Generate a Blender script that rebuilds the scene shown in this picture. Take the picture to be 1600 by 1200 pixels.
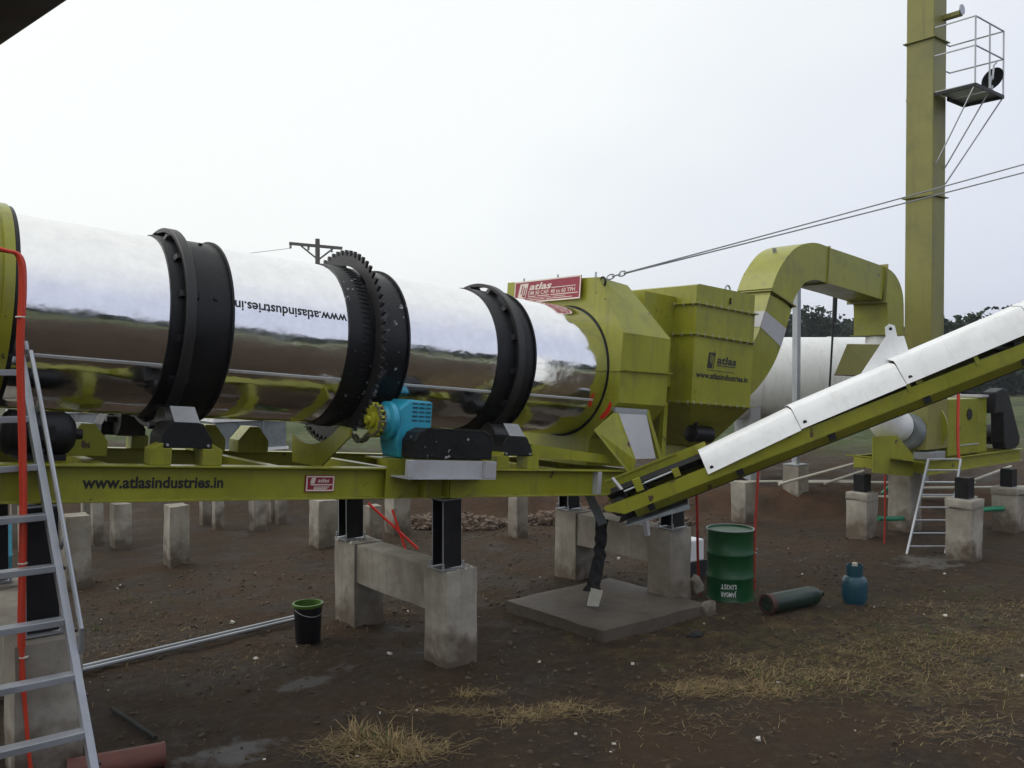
import bpy, bmesh, math, random
from mathutils import Vector, Matrix, noise
R = math.radians
rnd = random.Random(7)
scene = bpy.context.scene
for o in list(bpy.data.objects): bpy.data.objects.remove(o)
col = scene.collection

# ------------------------------------------------------------------ camera
CAM_H = 2.9
cam = bpy.data.cameras.new('camera')
cam.sensor_width = 36
cam.angle = 2 * math.atan(800 / 1386)
cam.clip_start = 0.05
cam.clip_end = 3000
camo = bpy.data.objects.new('camera', cam)
camo.location = (0, 0, CAM_H)
camo.rotation_euler = (R(90 - 1.033), 0, R(-39))
col.objects.link(camo)
scene.camera = camo

# ------------------------------------------------------------------ sky and sun (overcast)
SUN_EL, SUN_AZ = 45, 42        # azimuth measured from +Y towards -X
w = bpy.data.worlds.new('World'); scene.world = w; w.use_nodes = True
nt = w.node_tree; nt.nodes.clear()
N = nt.nodes.new; L = nt.links.new
sky = N('ShaderNodeTexSky'); sky.sky_type = 'NISHITA'; sky.sun_disc = False
sky.sun_elevation = R(SUN_EL); sky.sun_rotation = R(-SUN_AZ)
sky.air_density = 1.0; sky.dust_density = 4.0; sky.ozone_density = 1.0
hs = N('ShaderNodeHueSaturation'); hs.inputs['Saturation'].default_value = 0.55
tc = N('ShaderNodeTexCoord'); mp = N('ShaderNodeMapping'); mp.inputs['Scale'].default_value = (1.2, 1.2, 3.2)
nz = N('ShaderNodeTexNoise'); nz.inputs['Scale'].default_value = 1.6; nz.inputs['Detail'].default_value = 5; nz.inputs['Roughness'].default_value = 0.5
cr = N('ShaderNodeValToRGB')
cr.color_ramp.elements[0].position = 0.0; cr.color_ramp.elements[0].color = (5.1, 5.45, 6.7, 1)
cr.color_ramp.elements[1].position = 1.0; cr.color_ramp.elements[1].color = (8.0, 8.2, 7.85, 1)
el = cr.color_ramp.elements.new(0.48); el.color = (7.8, 8.05, 8.0, 1)
# the cloud sheet is brighter and whiter around the hidden sun
dt = N('ShaderNodeVectorMath'); dt.operation = 'DOT_PRODUCT'
dt.inputs[1].default_value = (-math.sin(R(SUN_AZ)) * math.cos(R(SUN_EL)), math.cos(R(SUN_AZ)) * math.cos(R(SUN_EL)), math.sin(R(SUN_EL)))
ma = N('ShaderNodeMapRange'); ma.inputs[1].default_value = -0.35; ma.inputs[2].default_value = 0.95
md = N('ShaderNodeMapRange'); md.inputs[1].default_value = 0.3; md.inputs[2].default_value = 0.7; md.inputs[3].default_value = -0.05; md.inputs[4].default_value = 0.05
ms_ = N('ShaderNodeMath'); ms_.operation = 'ADD'
mx = N('ShaderNodeMix'); mx.data_type = 'RGBA'; mx.inputs[0].default_value = 0.88
bg = N('ShaderNodeBackground'); bg.inputs['Strength'].default_value = 0.1
out = N('ShaderNodeOutputWorld')
L(tc.outputs['Generated'], mp.inputs['Vector']); L(mp.outputs[0], nz.inputs['Vector']); L(nz.outputs[0], md.inputs[0])
L(tc.outputs['Generated'], dt.inputs[0]); L(dt.outputs['Value'], ma.inputs[0]); L(ma.outputs[0], ms_.inputs[0]); L(md.outputs[0], ms_.inputs[1]); L(ms_.outputs[0], cr.inputs[0])
L(sky.outputs[0], hs.inputs['Color']); L(hs.outputs[0], mx.inputs[6]); L(cr.outputs[0], mx.inputs[7])
L(mx.outputs[2], bg.inputs['Color']); L(bg.outputs[0], out.inputs['Surface'])

sun = bpy.data.lights.new('sun', 'SUN'); sun.energy = 0.6; sun.angle = R(50); sun.color = (1, 0.97, 0.92)
suno = bpy.data.objects.new('sun', sun); col.objects.link(suno)
suno.rotation_euler = (R(90 - SUN_EL), 0, R(180 + SUN_AZ)); suno.location = (0, 0, 30)

vs = scene.view_settings
vs.view_transform = 'Standard'; vs.look = 'None'; vs.exposure = 0.44; vs.gamma = 1.0; vs.use_curve_mapping = False
scene.render.resolution_x = 1024; scene.render.resolution_y = 768

# ------------------------------------------------------------------ materials
def nodes(name):
    m = bpy.data.materials.new(name); m.use_nodes = True
    t = m.node_tree
    return m, t, t.nodes['Principled BSDF'], t.nodes.new, t.links.new

def mat(name, base, rough=0.5, metal=0.0, var=0.12, dirt=0.0, dirtcol=(0.05, 0.04, 0.03), streak=0.0, bump=0.0, bscale=40, scale=2.0, spec=0.5, roughvar=0.1, mud=False, chips=0.0, chipcol=(0.5, 0.5, 0.5), world=False):
    m, t, p, N, L = nodes(name)
    geo = N('ShaderNodeTexCoord')
    src = geo.outputs['Object']
    if world:
        g2 = N('ShaderNodeNewGeometry'); src = g2.outputs['Position']
    oi = N('ShaderNodeObjectInfo')
    add = N('ShaderNodeVectorMath'); add.operation = 'ADD'
    sc = N('ShaderNodeVectorMath'); sc.operation = 'SCALE'; sc.inputs[3].default_value = 13.0
    cmb = N('ShaderNodeCombineXYZ')
    for i in range(3): L(oi.outputs['Random'], cmb.inputs[i])
    L(cmb.outputs[0], sc.inputs[0]); L(src, add.inputs[0]); L(sc.outputs[0], add.inputs[1])
    n1 = N('ShaderNodeTexNoise'); n1.inputs['Scale'].default_value = scale; n1.inputs['Detail'].default_value = 6; n1.inputs['Roughness'].default_value = 0.62
    L(add.outputs[0], n1.inputs['Vector'])
    mr = N('ShaderNodeMapRange'); mr.inputs[1].default_value = 0.3; mr.inputs[2].default_value = 0.7
    mr.inputs[3].default_value = 1 - var; mr.inputs[4].default_value = 1 + var
    L(n1.outputs[0], mr.inputs[0])
    hsv = N('ShaderNodeHueSaturation'); hsv.inputs['Color'].default_value = (*base, 1)
    L(mr.outputs[0], hsv.inputs['Value'])
    c = hsv.outputs[0]
    def layer(c, fac, colr):
        x = N('ShaderNodeMix'); x.data_type = 'RGBA'; L(fac, x.inputs[0]); L(c, x.inputs[6]); x.inputs[7].default_value = (*colr, 1)
        return x.outputs[2]
    if dirt > 0:
        n2 = N('ShaderNodeTexNoise'); n2.inputs['Scale'].default_value = scale * 2.3; n2.inputs['Detail'].default_value = 8; n2.inputs['Roughness'].default_value = 0.7
        L(add.outputs[0], n2.inputs['Vector'])
        r2 = N('ShaderNodeMapRange'); r2.inputs[1].default_value = 0.5; r2.inputs[2].default_value = 0.72; r2.inputs[3].default_value = 0; r2.inputs[4].default_value = dirt
        L(n2.outputs[0], r2.inputs[0]); c = layer(c, r2.outputs[0], dirtcol)
    if streak > 0:
        ms = N('ShaderNodeMapping'); ms.inputs['Scale'].default_value = (9, 9, 0.6); L(add.outputs[0], ms.inputs[0])
        n3 = N('ShaderNodeTexNoise'); n3.inputs['Scale'].default_value = 1.5; n3.inputs['Detail'].default_value = 4; L(ms.outputs[0], n3.inputs['Vector'])
        r3 = N('ShaderNodeMapRange'); r3.inputs[1].default_value = 0.55; r3.inputs[2].default_value = 0.75; r3.inputs[3].default_value = 0; r3.inputs[4].default_value = streak
        L(n3.outputs[0], r3.inputs[0]); c = layer(c, r3.outputs[0], dirtcol)
    if mud:        # brown wash and mud splash on the lower part of concrete standing in the yard
        gp = N('ShaderNodeNewGeometry'); sx = N('ShaderNodeSeparateXYZ'); L(gp.outputs['Position'], sx.inputs[0])
        nm = N('ShaderNodeTexNoise'); nm.inputs['Scale'].default_value = 5.0; nm.inputs['Detail'].default_value = 6; L(gp.outputs['Position'], nm.inputs['Vector'])
        rm = N('ShaderNodeMapRange'); rm.inputs[1].default_value = 0.3; rm.inputs[2].default_value = 0.7; rm.inputs[3].default_value = -0.22; rm.inputs[4].default_value = 0.22; L(nm.outputs[0], rm.inputs[0])
        az = N('ShaderNodeMath'); az.operation = 'ADD'; L(sx.outputs[2], az.inputs[0]); L(rm.outputs[0], az.inputs[1])
        r5 = N('ShaderNodeMapRange'); r5.inputs[1].default_value = 0.05; r5.inputs[2].default_value = 0.38; r5.inputs[3].default_value = 0.85; r5.inputs[4].default_value = 0.0; L(az.outputs[0], r5.inputs[0])
        c = layer(c, r5.outputs[0], (0.085, 0.058, 0.038))
        n6 = N('ShaderNodeTexNoise'); n6.inputs['Scale'].default_value = 1.3; n6.inputs['Detail'].default_value = 3; L(add.outputs[0], n6.inputs['Vector'])
        r6 = N('ShaderNodeMapRange'); r6.inputs[1].default_value = 0.45; r6.inputs[2].default_value = 0.62; r6.inputs[3].default_value = 0.0; r6.inputs[4].default_value = 0.6; L(n6.outputs[0], r6.inputs[0])
        c = layer(c, r6.outputs[0], (0.155, 0.13, 0.10))
    if chips > 0:
        n4 = N('ShaderNodeTexNoise'); n4.inputs['Scale'].default_value = scale * 5; n4.inputs['Detail'].default_value = 3; L(add.outputs[0], n4.inputs['Vector'])
        r4 = N('ShaderNodeMapRange'); r4.inputs[1].default_value = 0.72 - chips; r4.inputs[2].default_value = 0.74 - chips; L(n4.outputs[0], r4.inputs[0])
        c = layer(c, r4.outputs[0], chipcol)
    L(c, p.inputs['Base Color'])
    rr = N('ShaderNodeMapRange'); rr.inputs[1].default_value = 0.3; rr.inputs[2].default_value = 0.7
    rr.inputs[3].default_value = max(0.02, rough - roughvar); rr.inputs[4].default_value = min(1, rough + roughvar)
    L(n1.outputs[0], rr.inputs[0]); L(rr.outputs[0], p.inputs['Roughness'])
    p.inputs['Metallic'].default_value = metal
    p.inputs['Specular IOR Level'].default_value = spec
    if bump > 0:
        nb = N('ShaderNodeTexNoise'); nb.inputs['Scale'].default_value = bscale; nb.inputs['Detail'].default_value = 6
        L(add.outputs[0], nb.inputs['Vector'])
        b = N('ShaderNodeBump'); b.inputs['Strength'].default_value = bump; b.inputs['Distance'].default_value = 0.02
        L(nb.outputs[0], b.inputs['Height']); L(b.outputs[0], p.inputs['Normal'])
    return m

M = {}
M['green'] = mat('olive_paint', (0.268, 0.272, 0.020), 0.34, var=0.16, dirt=0.5, dirtcol=(0.13, 0.115, 0.045), streak=0.42, chips=0.015, chipcol=(0.09, 0.055, 0.03), bump=0.14, bscale=2.2, scale=1.2)
M['green_dull'] = mat('olive_paint_stack', (0.225, 0.215, 0.055), 0.5, var=0.14, dirt=0.5, dirtcol=(0.12, 0.11, 0.05), streak=0.4, bump=0.06, bscale=2.5, scale=0.8)
M['yellowgreen'] = mat('sprocket_paint', (0.36, 0.36, 0.02), 0.4, dirt=0.3)
M['black'] = mat('black_paint', (0.008, 0.008, 0.010), 0.48, var=0.3, dirt=0.4, dirtcol=(0.024, 0.023, 0.023), bump=0.12, bscale=25, scale=4, spec=0.32)
M['black_chip'] = mat('black_chipped_paint', (0.006, 0.006, 0.008), 0.4, spec=0.35, var=0.3, bump=0.2, bscale=30, scale=3, chips=0.045, chipcol=(0.35, 0.35, 0.36))
M['tyre'] = mat('worn_black_steel', (0.024, 0.023, 0.024), 0.45, metal=0.2, var=0.25, bump=0.05)
M['rubber'] = mat('belt_rubber', (0.010, 0.010, 0.011), 0.75, var=0.3, bump=0.1)
M['concrete'] = mat('raw_concrete', (0.345, 0.318, 0.275), 0.88, var=0.25, dirt=0.5, dirtcol=(0.15, 0.125, 0.095), streak=0.35, mud=True, bump=0.35, bscale=14, scale=2.4, spec=0.3)
M['concrete_wet'] = mat('dark_wet_concrete', (0.085, 0.068, 0.053), 0.65, var=0.45, dirt=0.85, dirtcol=(0.045, 0.035, 0.027), bump=0.5, bscale=9, scale=1.1)
M['white'] = mat('white_paint', (0.82, 0.83, 0.85), 0.42, var=0.05, dirt=0.25, dirtcol=(0.45, 0.43, 0.38), streak=0.22, bump=0.04, bscale=4, scale=2)
M['white_tank'] = mat('tank_white_paint', (0.72, 0.73, 0.73), 0.45, var=0.05, dirt=0.2, dirtcol=(0.45, 0.45, 0.42), streak=0.5, scale=1.2)
M['seam'] = mat('bright_seam_strip', (0.62, 0.62, 0.63), 0.4, metal=0.2, var=0.1, dirt=0.3, dirtcol=(0.3, 0.28, 0.25))
M['galv'] = mat('galvanised_steel', (0.42, 0.44, 0.47), 0.42, metal=0.75, var=0.15, bump=0.03)
M['alu'] = mat('ladder_aluminium', (0.40, 0.42, 0.46), 0.42, metal=0.55, var=0.15, dirt=0.3, dirtcol=(0.2, 0.2, 0.2))
M['grey'] = mat('grey_paint', (0.28, 0.29, 0.31), 0.45, var=0.12, dirt=0.3)
M['greytray'] = mat('pale_grey_primer', (0.42, 0.42, 0.45), 0.5, var=0.1, dirt=0.3, dirtcol=(0.25, 0.24, 0.22))
M['bluegrey'] = mat('blue_grey_sheet', (0.19, 0.215, 0.24), 0.4, var=0.2, dirt=0.3, scale=4)
M['blue'] = mat('gearbox_blue', (0.03, 0.33, 0.48), 0.35, var=0.1, dirt=0.35, dirtcol=(0.02, 0.1, 0.13))
M['gasblue'] = mat('gas_bottle_blue', (0.012, 0.065, 0.10), 0.4, var=0.15, dirt=0.3)
M['drumgreen'] = mat('barrel_green', (0.005, 0.07, 0.02), 0.38, var=0.15, dirt=0.35, dirtcol=(0.02, 0.05, 0.02), streak=0.3)
M['darkgreen'] = mat('cylinder_green', (0.012, 0.03, 0.02), 0.35, var=0.25, dirt=0.5, dirtcol=(0.05, 0.05, 0.045))
M['orange'] = mat('orange_cable', (0.62, 0.05, 0.02), 0.5, var=0.15)
M['hosered'] = mat('red_hose', (0.33, 0.022, 0.012), 0.5, var=0.15)
M['chain'] = mat('greasy_chain', (0.14, 0.135, 0.08), 0.45, metal=0.3, var=0.3)
M['red'] = mat('sign_red', (0.26, 0.012, 0.035), 0.4, var=0.06)
M['redpaint'] = mat('red_mark', (0.62, 0.02, 0.01), 0.5, var=0.05)
M['cream'] = mat('sign_cream', (0.72, 0.62, 0.55), 0.5, var=0.06)
M['ink'] = mat('black_lettering', (0.012, 0.012, 0.014), 0.5, var=0.1)
M['brownroof'] = mat('brown_steel_eave', (0.055, 0.04, 0.036), 0.6, var=0.2)
M['wood'] = mat('pole_wood', (0.11, 0.10, 0.095), 0.8, var=0.2)
M['rust'] = mat('rusty_red_pipe', (0.14, 0.05, 0.04), 0.6, var=0.3, dirt=0.5)
M['darkrust'] = mat('dark_rust', (0.055, 0.02, 0.016), 0.6, var=0.4, dirt=0.5)
M['pvc'] = mat('white_pipe', (0.5, 0.48, 0.42), 0.45, dirt=0.4, dirtcol=(0.25, 0.2, 0.15))
M['hose'] = mat('green_hose', (0.01, 0.22, 0.11), 0.4)
M['straw'] = mat('dry_straw', (0.25, 0.185, 0.095), 0.85, var=0.5, scale=9, spec=0.2)
M['weed'] = mat('green_weed', (0.07, 0.10, 0.03), 0.8, var=0.4, scale=5, spec=0.2)
M['stone'] = mat('pebble', (0.085, 0.064, 0.046), 0.9, var=0.6, scale=1.3, spec=0.3, world=True)
M['debris'] = mat('broken_rubble', (0.11, 0.078, 0.06), 0.9, var=0.6, scale=5, spec=0.2, dirt=0.6, dirtcol=(0.30, 0.26, 0.22), world=True)
M['litter'] = mat('pale_litter', (0.55, 0.52, 0.47), 0.8, var=0.3)
M['bark'] = mat('bark', (0.06, 0.05, 0.04), 0.9)
M['leaf'] = mat('foliage', (0.022, 0.036, 0.021), 0.8, var=0.35, scale=0.5, spec=0.15, world=True)
M['gravel'] = mat('pale_gravel_road', (0.36, 0.34, 0.31), 0.9, var=0.15, scale=0.8, world=True)

# polished cladding of the drum, slightly wavy
def mirror():
    m, t, p, N, L = nodes('polished_cladding')
    g = N('ShaderNodeTexCoord')
    mpp = N('ShaderNodeMapping'); mpp.inputs['Scale'].default_value = (0.9, 1.6, 1.6); L(g.outputs['Object'], mpp.inputs[0])
    n = N('ShaderNodeTexNoise'); n.inputs['Scale'].default_value = 1.9; n.inputs['Detail'].default_value = 3.5; n.inputs['Roughness'].default_value = 0.45; L(mpp.outputs[0], n.inputs['Vector'])
    b = N('ShaderNodeBump'); b.inputs['Strength'].default_value = 0.5; b.inputs['Distance'].default_value = 0.03
    L(n.outputs[0], b.inputs['Height']); L(b.outputs[0], p.inputs['Normal'])
    n2 = N('ShaderNodeTexNoise'); n2.inputs['Scale'].default_value = 3; n2.inputs['Detail'].default_value = 8; n2.inputs['Roughness'].default_value = 0.7
    L(g.outputs['Object'], n2.inputs['Vector'])
    r = N('ShaderNodeMapRange'); r.inputs[1].default_value = 0.4; r.inputs[2].default_value = 0.75; r.inputs[3].default_value = 0.07; r.inputs[4].default_value = 0.24
    L(n2.outputs[0], r.inputs[0]); L(r.outputs[0], p.inputs['Roughness'])
    n3 = N('ShaderNodeTexNoise'); n3.inputs['Scale'].default_value = 7; n3.inputs['Detail'].default_value = 8; n3.inputs['Roughness'].default_value = 0.7
    L(g.outputs['Object'], n3.inputs['Vector'])
    r3 = N('ShaderNodeValToRGB'); r3.color_ramp.elements[0].position = 0.35; r3.color_ramp.elements[0].color = (0.80, 0.795, 0.81, 1); r3.color_ramp.elements[1].position = 0.7; r3.color_ramp.elements[1].color = (0.90, 0.895, 0.905, 1)
    L(n3.outputs[0], r3.inputs[0]); L(r3.outputs[0], p.inputs['Base Color']); p.inputs['Metallic'].default_value = 1.0
    return m
M['mirror'] = mirror()

def ground_mat():
    m, t, p, N, L = nodes('muddy_ground')
    g = N('ShaderNodeNewGeometry'); pos = g.outputs['Position']
    def noi(scale, det=6, rough=0.6, vec=None):
        n = N('ShaderNodeTexNoise'); n.inputs['Scale'].default_value = scale; n.inputs['Detail'].default_value = det; n.inputs['Roughness'].default_value = rough
        L(vec or pos, n.inputs['Vector']); return n.outputs[0]
    def rng(v, a, b, c=0, d=1):
        r = N('ShaderNodeMapRange'); r.inputs[1].default_value = a; r.inputs[2].default_value = b; r.inputs[3].default_value = c; r.inputs[4].default_value = d
        L(v, r.inputs[0]); return r.outputs[0]
    def mix(f, a, b):
        x = N('ShaderNodeMix'); x.data_type = 'RGBA'
        L(f, x.inputs[0])
        for i, c in ((6, a), (7, b)):
            if isinstance(c, tuple): x.inputs[i].default_value = (*c, 1)
            else: L(c, x.inputs[i])
        return x.outputs[2]
    def mul(a, b):
        x = N('ShaderNodeMath'); x.operation = 'MULTIPLY'
        for i, c in ((0, a), (1, b)):
            if isinstance(c, float): x.inputs[i].default_value = c
            else: L(c, x.inputs[i])
        return x.outputs[0]
    def disc(cx, cy, rx, ry, ang=0):
        mm = N('ShaderNodeMapping'); mm.vector_type = 'TEXTURE'
        mm.inputs['Location'].default_value = (cx, cy, 0); mm.inputs['Rotation'].default_value = (0, 0, ang); mm.inputs['Scale'].default_value = (rx, ry, 1000)
        L(pos, mm.inputs[0])
        l = N('ShaderNodeVectorMath'); l.operation = 'LENGTH'; L(mm.outputs[0], l.inputs[0])
        a = N('ShaderNodeMath'); a.operation = 'ADD'; L(l.outputs['Value'], a.inputs[0]); L(rng(noi(3.0, 5), 0.3, 0.7, -0.6, 0.6), a.inputs[1])
        return rng(a.outputs[0], 0.55, 1.0, 1, 0)
    big = noi(0.35, 5); mid = noi(1.4, 7, 0.65); fine = noi(9, 8, 0.7); grit = noi(45, 6, 0.7)
    c = mix(rng(mid, 0.35, 0.65), (0.032, 0.0225, 0.0165), (0.066, 0.045, 0.030))
    c = mix(rng(big, 0.48, 0.62, 0, 0.6), c, (0.066, 0.044, 0.028))             # redder soil
    c = mix(mul(rng(fine, 0.48, 0.72), 0.7), c, (0.088, 0.066, 0.042))              # dry crumbs and straw dust
    c = mix(mul(rng(grit, 0.6, 0.75), 0.35), c, (0.13, 0.10, 0.072))
    # straw-strewn verge on the right
    st = mul(disc(9.5, 3.6, 4.6, 1.8, R(-52)), rng(noi(4, 8, 0.75), 0.42, 0.62))
    c = mix(mul(st, 0.85), c, (0.135, 0.098, 0.045))
    sg = mul(disc(10.5, 4.2, 5.5, 2.6, R(-45)), rng(noi(2.2, 7, 0.7), 0.50, 0.62))
    c = mix(mul(sg, 0.6), c, (0.062, 0.066, 0.026))
    # spilled cement, pale and matt
    sp = disc(2.56, 6.55, 0.34, 0.24); sp2 = disc(3.75, 7.6, 0.36, 0.18)
    c = mix(mul(sp, 0.75), c, (0.17, 0.17, 0.175)); c = mix(mul(sp2, 0.6), c, (0.16, 0.16, 0.165))
    sp3 = disc(13.2, 6.35, 0.7, 0.4); c = mix(mul(sp3, 0.6), c, (0.17, 0.165, 0.155))
    # raw red soil of the cut bank
    dd = N('ShaderNodeVectorMath'); dd.operation = 'DOT_PRODUCT'; dd.inputs[1].default_value = (0.629, 0.777, 0); L(pos, dd.inputs[0])
    sxx = N('ShaderNodeSeparateXYZ'); L(pos, sxx.inputs[0])
    bk = mul(mul(rng(dd.outputs['Value'], 16.0, 17.6), rng(noi(1.1, 6, 0.7), 0.35, 0.6)), mul(rng(sxx.outputs[0], 9.0, 12.0, 0.15, 1.0), rng(dd.outputs['Value'], 18.6, 20.0, 1.0, 0.0)))
    c = mix(mul(bk, 0.8), c, (0.105, 0.058, 0.036))
    # fields further out
    l = N('ShaderNodeVectorMath'); l.operation = 'DISTANCE'; l.inputs[1].default_value = (8, 9, 0); L(pos, l.inputs[0])
    da = N('ShaderNodeMath'); da.operation = 'ADD'; L(l.outputs['Value'], da.inputs[0]); L(rng(noi(0.12, 4), 0.3, 0.7, -6, 6), da.inputs[1])
    far0 = rng(da.outputs[0], 19, 27)
    dn2 = N('ShaderNodeMath'); dn2.operation = 'ADD'; L(dd.outputs['Value'], dn2.inputs[0]); L(rng(noi(0.5, 4), 0.3, 0.7, -1.2, 1.2), dn2.inputs[1])
    far1 = mul(rng(dn2.outputs[0], 24.0, 30.0), rng(sxx.outputs[0], 9.5, 13.0))
    fm = N('ShaderNodeMath'); fm.operation = 'MAXIMUM'; L(far0, fm.inputs[0]); L(far1, fm.inputs[1]); far = fm.outputs[0]
    band = N('ShaderNodeMapping'); band.inputs['Scale'].default_value = (0.012, 0.06, 1); band.inputs['Rotation'].default_value = (0, 0, R(20)); L(pos, band.inputs[0])
    fieldc = mix(rng(noi(2.2, 5, 0.6, band.outputs[0]), 0.42, 0.6), (0.055, 0.075, 0.028), (0.10, 0.115, 0.05))
    fieldc = mix(rng(noi(0.25, 6), 0.55, 0.65, 0, 0.7), fieldc, (0.10, 0.08, 0.055))
    c = mix(far, c, fieldc)
    L(c, p.inputs['Base Color'])
    wet = rng(mid, 0.35, 0.6, 0.55, 0.95)
    L(wet, p.inputs['Roughness']); p.inputs['Specular IOR Level'].default_value = 0.12
    b = N('ShaderNodeBump'); b.inputs['Strength'].default_value = 1.0; b.inputs['Distance'].default_value = 0.06
    ad = N('ShaderNodeMath'); ad.operation = 'ADD'; L(fine, ad.inputs[0]); L(mul(grit, 0.35), ad.inputs[1])
    L(ad.outputs[0], b.inputs['Height']); L(b.outputs[0], p.inputs['Normal'])
    return m
M['ground'] = ground_mat()

# ------------------------------------------------------------------ mesh helpers
OFF = {}
BETA = R(4.6)                       # the dryer leans 4.6 degrees down towards its outlet
DO = Vector((0, 8.05, 3.458))
DR = Matrix.Rotation(BETA, 3, 'Y')
CA = Vector((6.45, 6.452, 1.324))   # conveyor frame: along, across (away), normal
cc = Vector((0.60738, -0.69292, 0.38853)).normalized(); cl = Vector((0, 0, 1)).cross(cc).normalized(); cm = cc.cross(cl)
CR = Matrix((cc, cl, cm)).transposed()
FR = {'W': (Vector((0, 0, 0)), Matrix.Identity(3)), 'D': (DO, DR), 'C': (CA, CR)}

class MB:
    def __init__(s): s.v = []; s.f = []
    def add(s, vs_, fs): b = len(s.v); s.v += [tuple(v) for v in vs_]; s.f += [tuple(i + b for i in f) for f in fs]; return s
    def box(s, x0, x1, y0, y1, z0, z1):
        vs_ = [(x, y, z) for x in (x0, x1) for y in (y0, y1) for z in (z0, z1)]
        return s.add(vs_, [(0, 1, 3, 2), (4, 6, 7, 5), (0, 4, 5, 1), (2, 3, 7, 6), (0, 2, 6, 4), (1, 5, 7, 3)])
    def hexa(s, lo, hi):            # two quads of 4 points
        return s.add(list(lo) + list(hi), [(3, 2, 1, 0), (4, 5, 6, 7), (0, 1, 5, 4), (1, 2, 6, 5), (2, 3, 7, 6), (3, 0, 4, 7)])
    def prism(s, poly, ax, a0, a1): # polygon in the two other axes, extruded along ax
        def P(u, v, a): return {'x': (a, u, v), 'y': (u, a, v), 'z': (u, v, a)}[ax]
        n = len(poly)
        vs_ = [P(u, v, a0) for u, v in poly] + [P(u, v, a1) for u, v in poly]
        fs = [tuple(range(n - 1, -1, -1)), tuple(range(n, 2 * n))] + [(i, (i + 1) % n, n + (i + 1) % n, n + i) for i in range(n)]
        return s.add(vs_, fs)
    def bar(s, p, q, a, b=None, up=(0, 0, 1)):
        b = b or a; p = Vector(p); q = Vector(q); d = (q - p).normalized(); up = Vector(up)
        if abs(d.dot(up)) > 0.98: up = Vector((1, 0, 0))
        x = d.cross(up).normalized(); y = x.cross(d)
        o = [x * a / 2 * i + y * b / 2 * j for i, j in ((-1, -1), (1, -1), (1, 1), (-1, 1))]
        return s.hexa([p + k for k in o], [q + k for k in o])
    def tube(s, pts, r, n=8, cap=True):
        pts = [Vector(p) for p in pts]; m = len(pts); vs_ = []
        rr = r if isinstance(r, (list, tuple)) else [r] * m
        d0 = (pts[1] - pts[0]).normalized(); ref = Vector((0, 0, 1)) if abs(d0.z) < 0.9 else Vector((1, 0, 0))
        for i, p in enumerate(pts):
            d = (pts[min(i + 1, m - 1)] - pts[max(i - 1, 0)]).normalized()
            x = (ref - d * ref.dot(d)).normalized(); y = d.cross(x); ref = x
            vs_ += [p + (x * math.cos(2 * math.pi * k / n) + y * math.sin(2 * math.pi * k / n)) * rr[i] for k in range(n)]
        fs = [(i * n + k, i * n + (k + 1) % n, (i + 1) * n + (k + 1) % n, (i + 1) * n + k) for i in range(m - 1) for k in range(n)]
        if cap: fs += [tuple(range(n - 1, -1, -1)), tuple(range((m - 1) * n, m * n))]
        return s.add(vs_, fs)
    def lathe(s, prof, ax='z', c=(0, 0, 0), n=32, closed=False):   # prof: (r, a) along ax
        vs_ = []
        for r, a in prof:
            for k in range(n):
                t = 2 * math.pi * k / n; u, v = r * math.cos(t), r * math.sin(t)
                vs_.append({'x': (c[0] + a, c[1] + u, c[2] + v), 'y': (c[0] + v, c[1] + a, c[2] + u), 'z': (c[0] + u, c[1] + v, c[2] + a)}[ax])
        m = len(prof)
        fs = [(i * n + k, i * n + (k + 1) % n, (i + 1) % m * n + (k + 1) % n, (i + 1) % m * n + k) for i in range(m if closed else m - 1) for k in range(n)]
        if not closed:
            if prof[0][0] > 1e-4: fs.append(tuple(range(n - 1, -1, -1)))
            if prof[-1][0] > 1e-4: fs.append(tuple(range((m - 1) * n, m * n)))
        return s.add(vs_, fs)
    def mesh(s, name, off, smooth=False, normals=True):
        me = bpy.data.meshes.new(name)
        me.from_pydata([(v[0] - off[0], v[1] - off[1], v[2] - off[2]) for v in s.v], [], s.f)
        if normals:
            bm = bmesh.new(); bm.from_mesh(me)
            bmesh.ops.recalc_face_normals(bm, faces=bm.faces); bm.to_mesh(me); bm.free()
        if smooth:
            me.polygons.foreach_set('use_smooth', [True] * len(me.polygons)); 
        me.update()
        return me
    def build(s, name, m, parent, smooth=False, bev=0.0, label=None, normals=True):
        off = OFF[parent.name]
        me = s.mesh(name, off, smooth, normals)
        o = bpy.data.objects.new(name, me); col.objects.link(o); o.parent = parent
        finish(o, m, bev, smooth); OFF[o.name] = off
        if label: o['label'] = label
        return o
    def single(s, name, m, label, cat, base, fr='W', group=None, smooth=False, bev=0.0, kind=None, normals=True):
        o = bpy.data.objects.new(name, s.mesh(name, base, smooth, normals)); col.objects.link(o)
        place(o, base, fr); finish(o, m, bev, smooth); OFF[o.name] = Vector(base)
        tag(o, label, cat, group, kind)
        return o

def finish(o, m, bev, smooth):
    o.data.materials.append(M[m])
    if smooth:
        o.data.set_sharp_from_angle(angle=R(35))
    if bev > 0:
        b = o.modifiers.new('bevel', 'BEVEL'); b.width = bev; b.segments = 2; b.limit_method = 'ANGLE'; b.angle_limit = R(40)
        b.harden_normals = False

def place(o, base, fr):
    P, Rm = FR[fr]
    o.matrix_world = Matrix.Translation(P + Rm @ Vector(base)) @ Rm.to_4x4()

def tag(o, label=None, cat=None, group=None, kind=None):
    for k, v in (('label', label), ('category', cat), ('group', group), ('kind', kind)):
        if v: o[k] = v

def thing(name, label, cat, base, fr='W', group=None):
    o = bpy.data.objects.new(name, None); o.empty_display_size = 0.2; col.objects.link(o)
    place(o, base, fr); OFF[o.name] = Vector(base); tag(o, label, cat, group)
    return o

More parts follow.
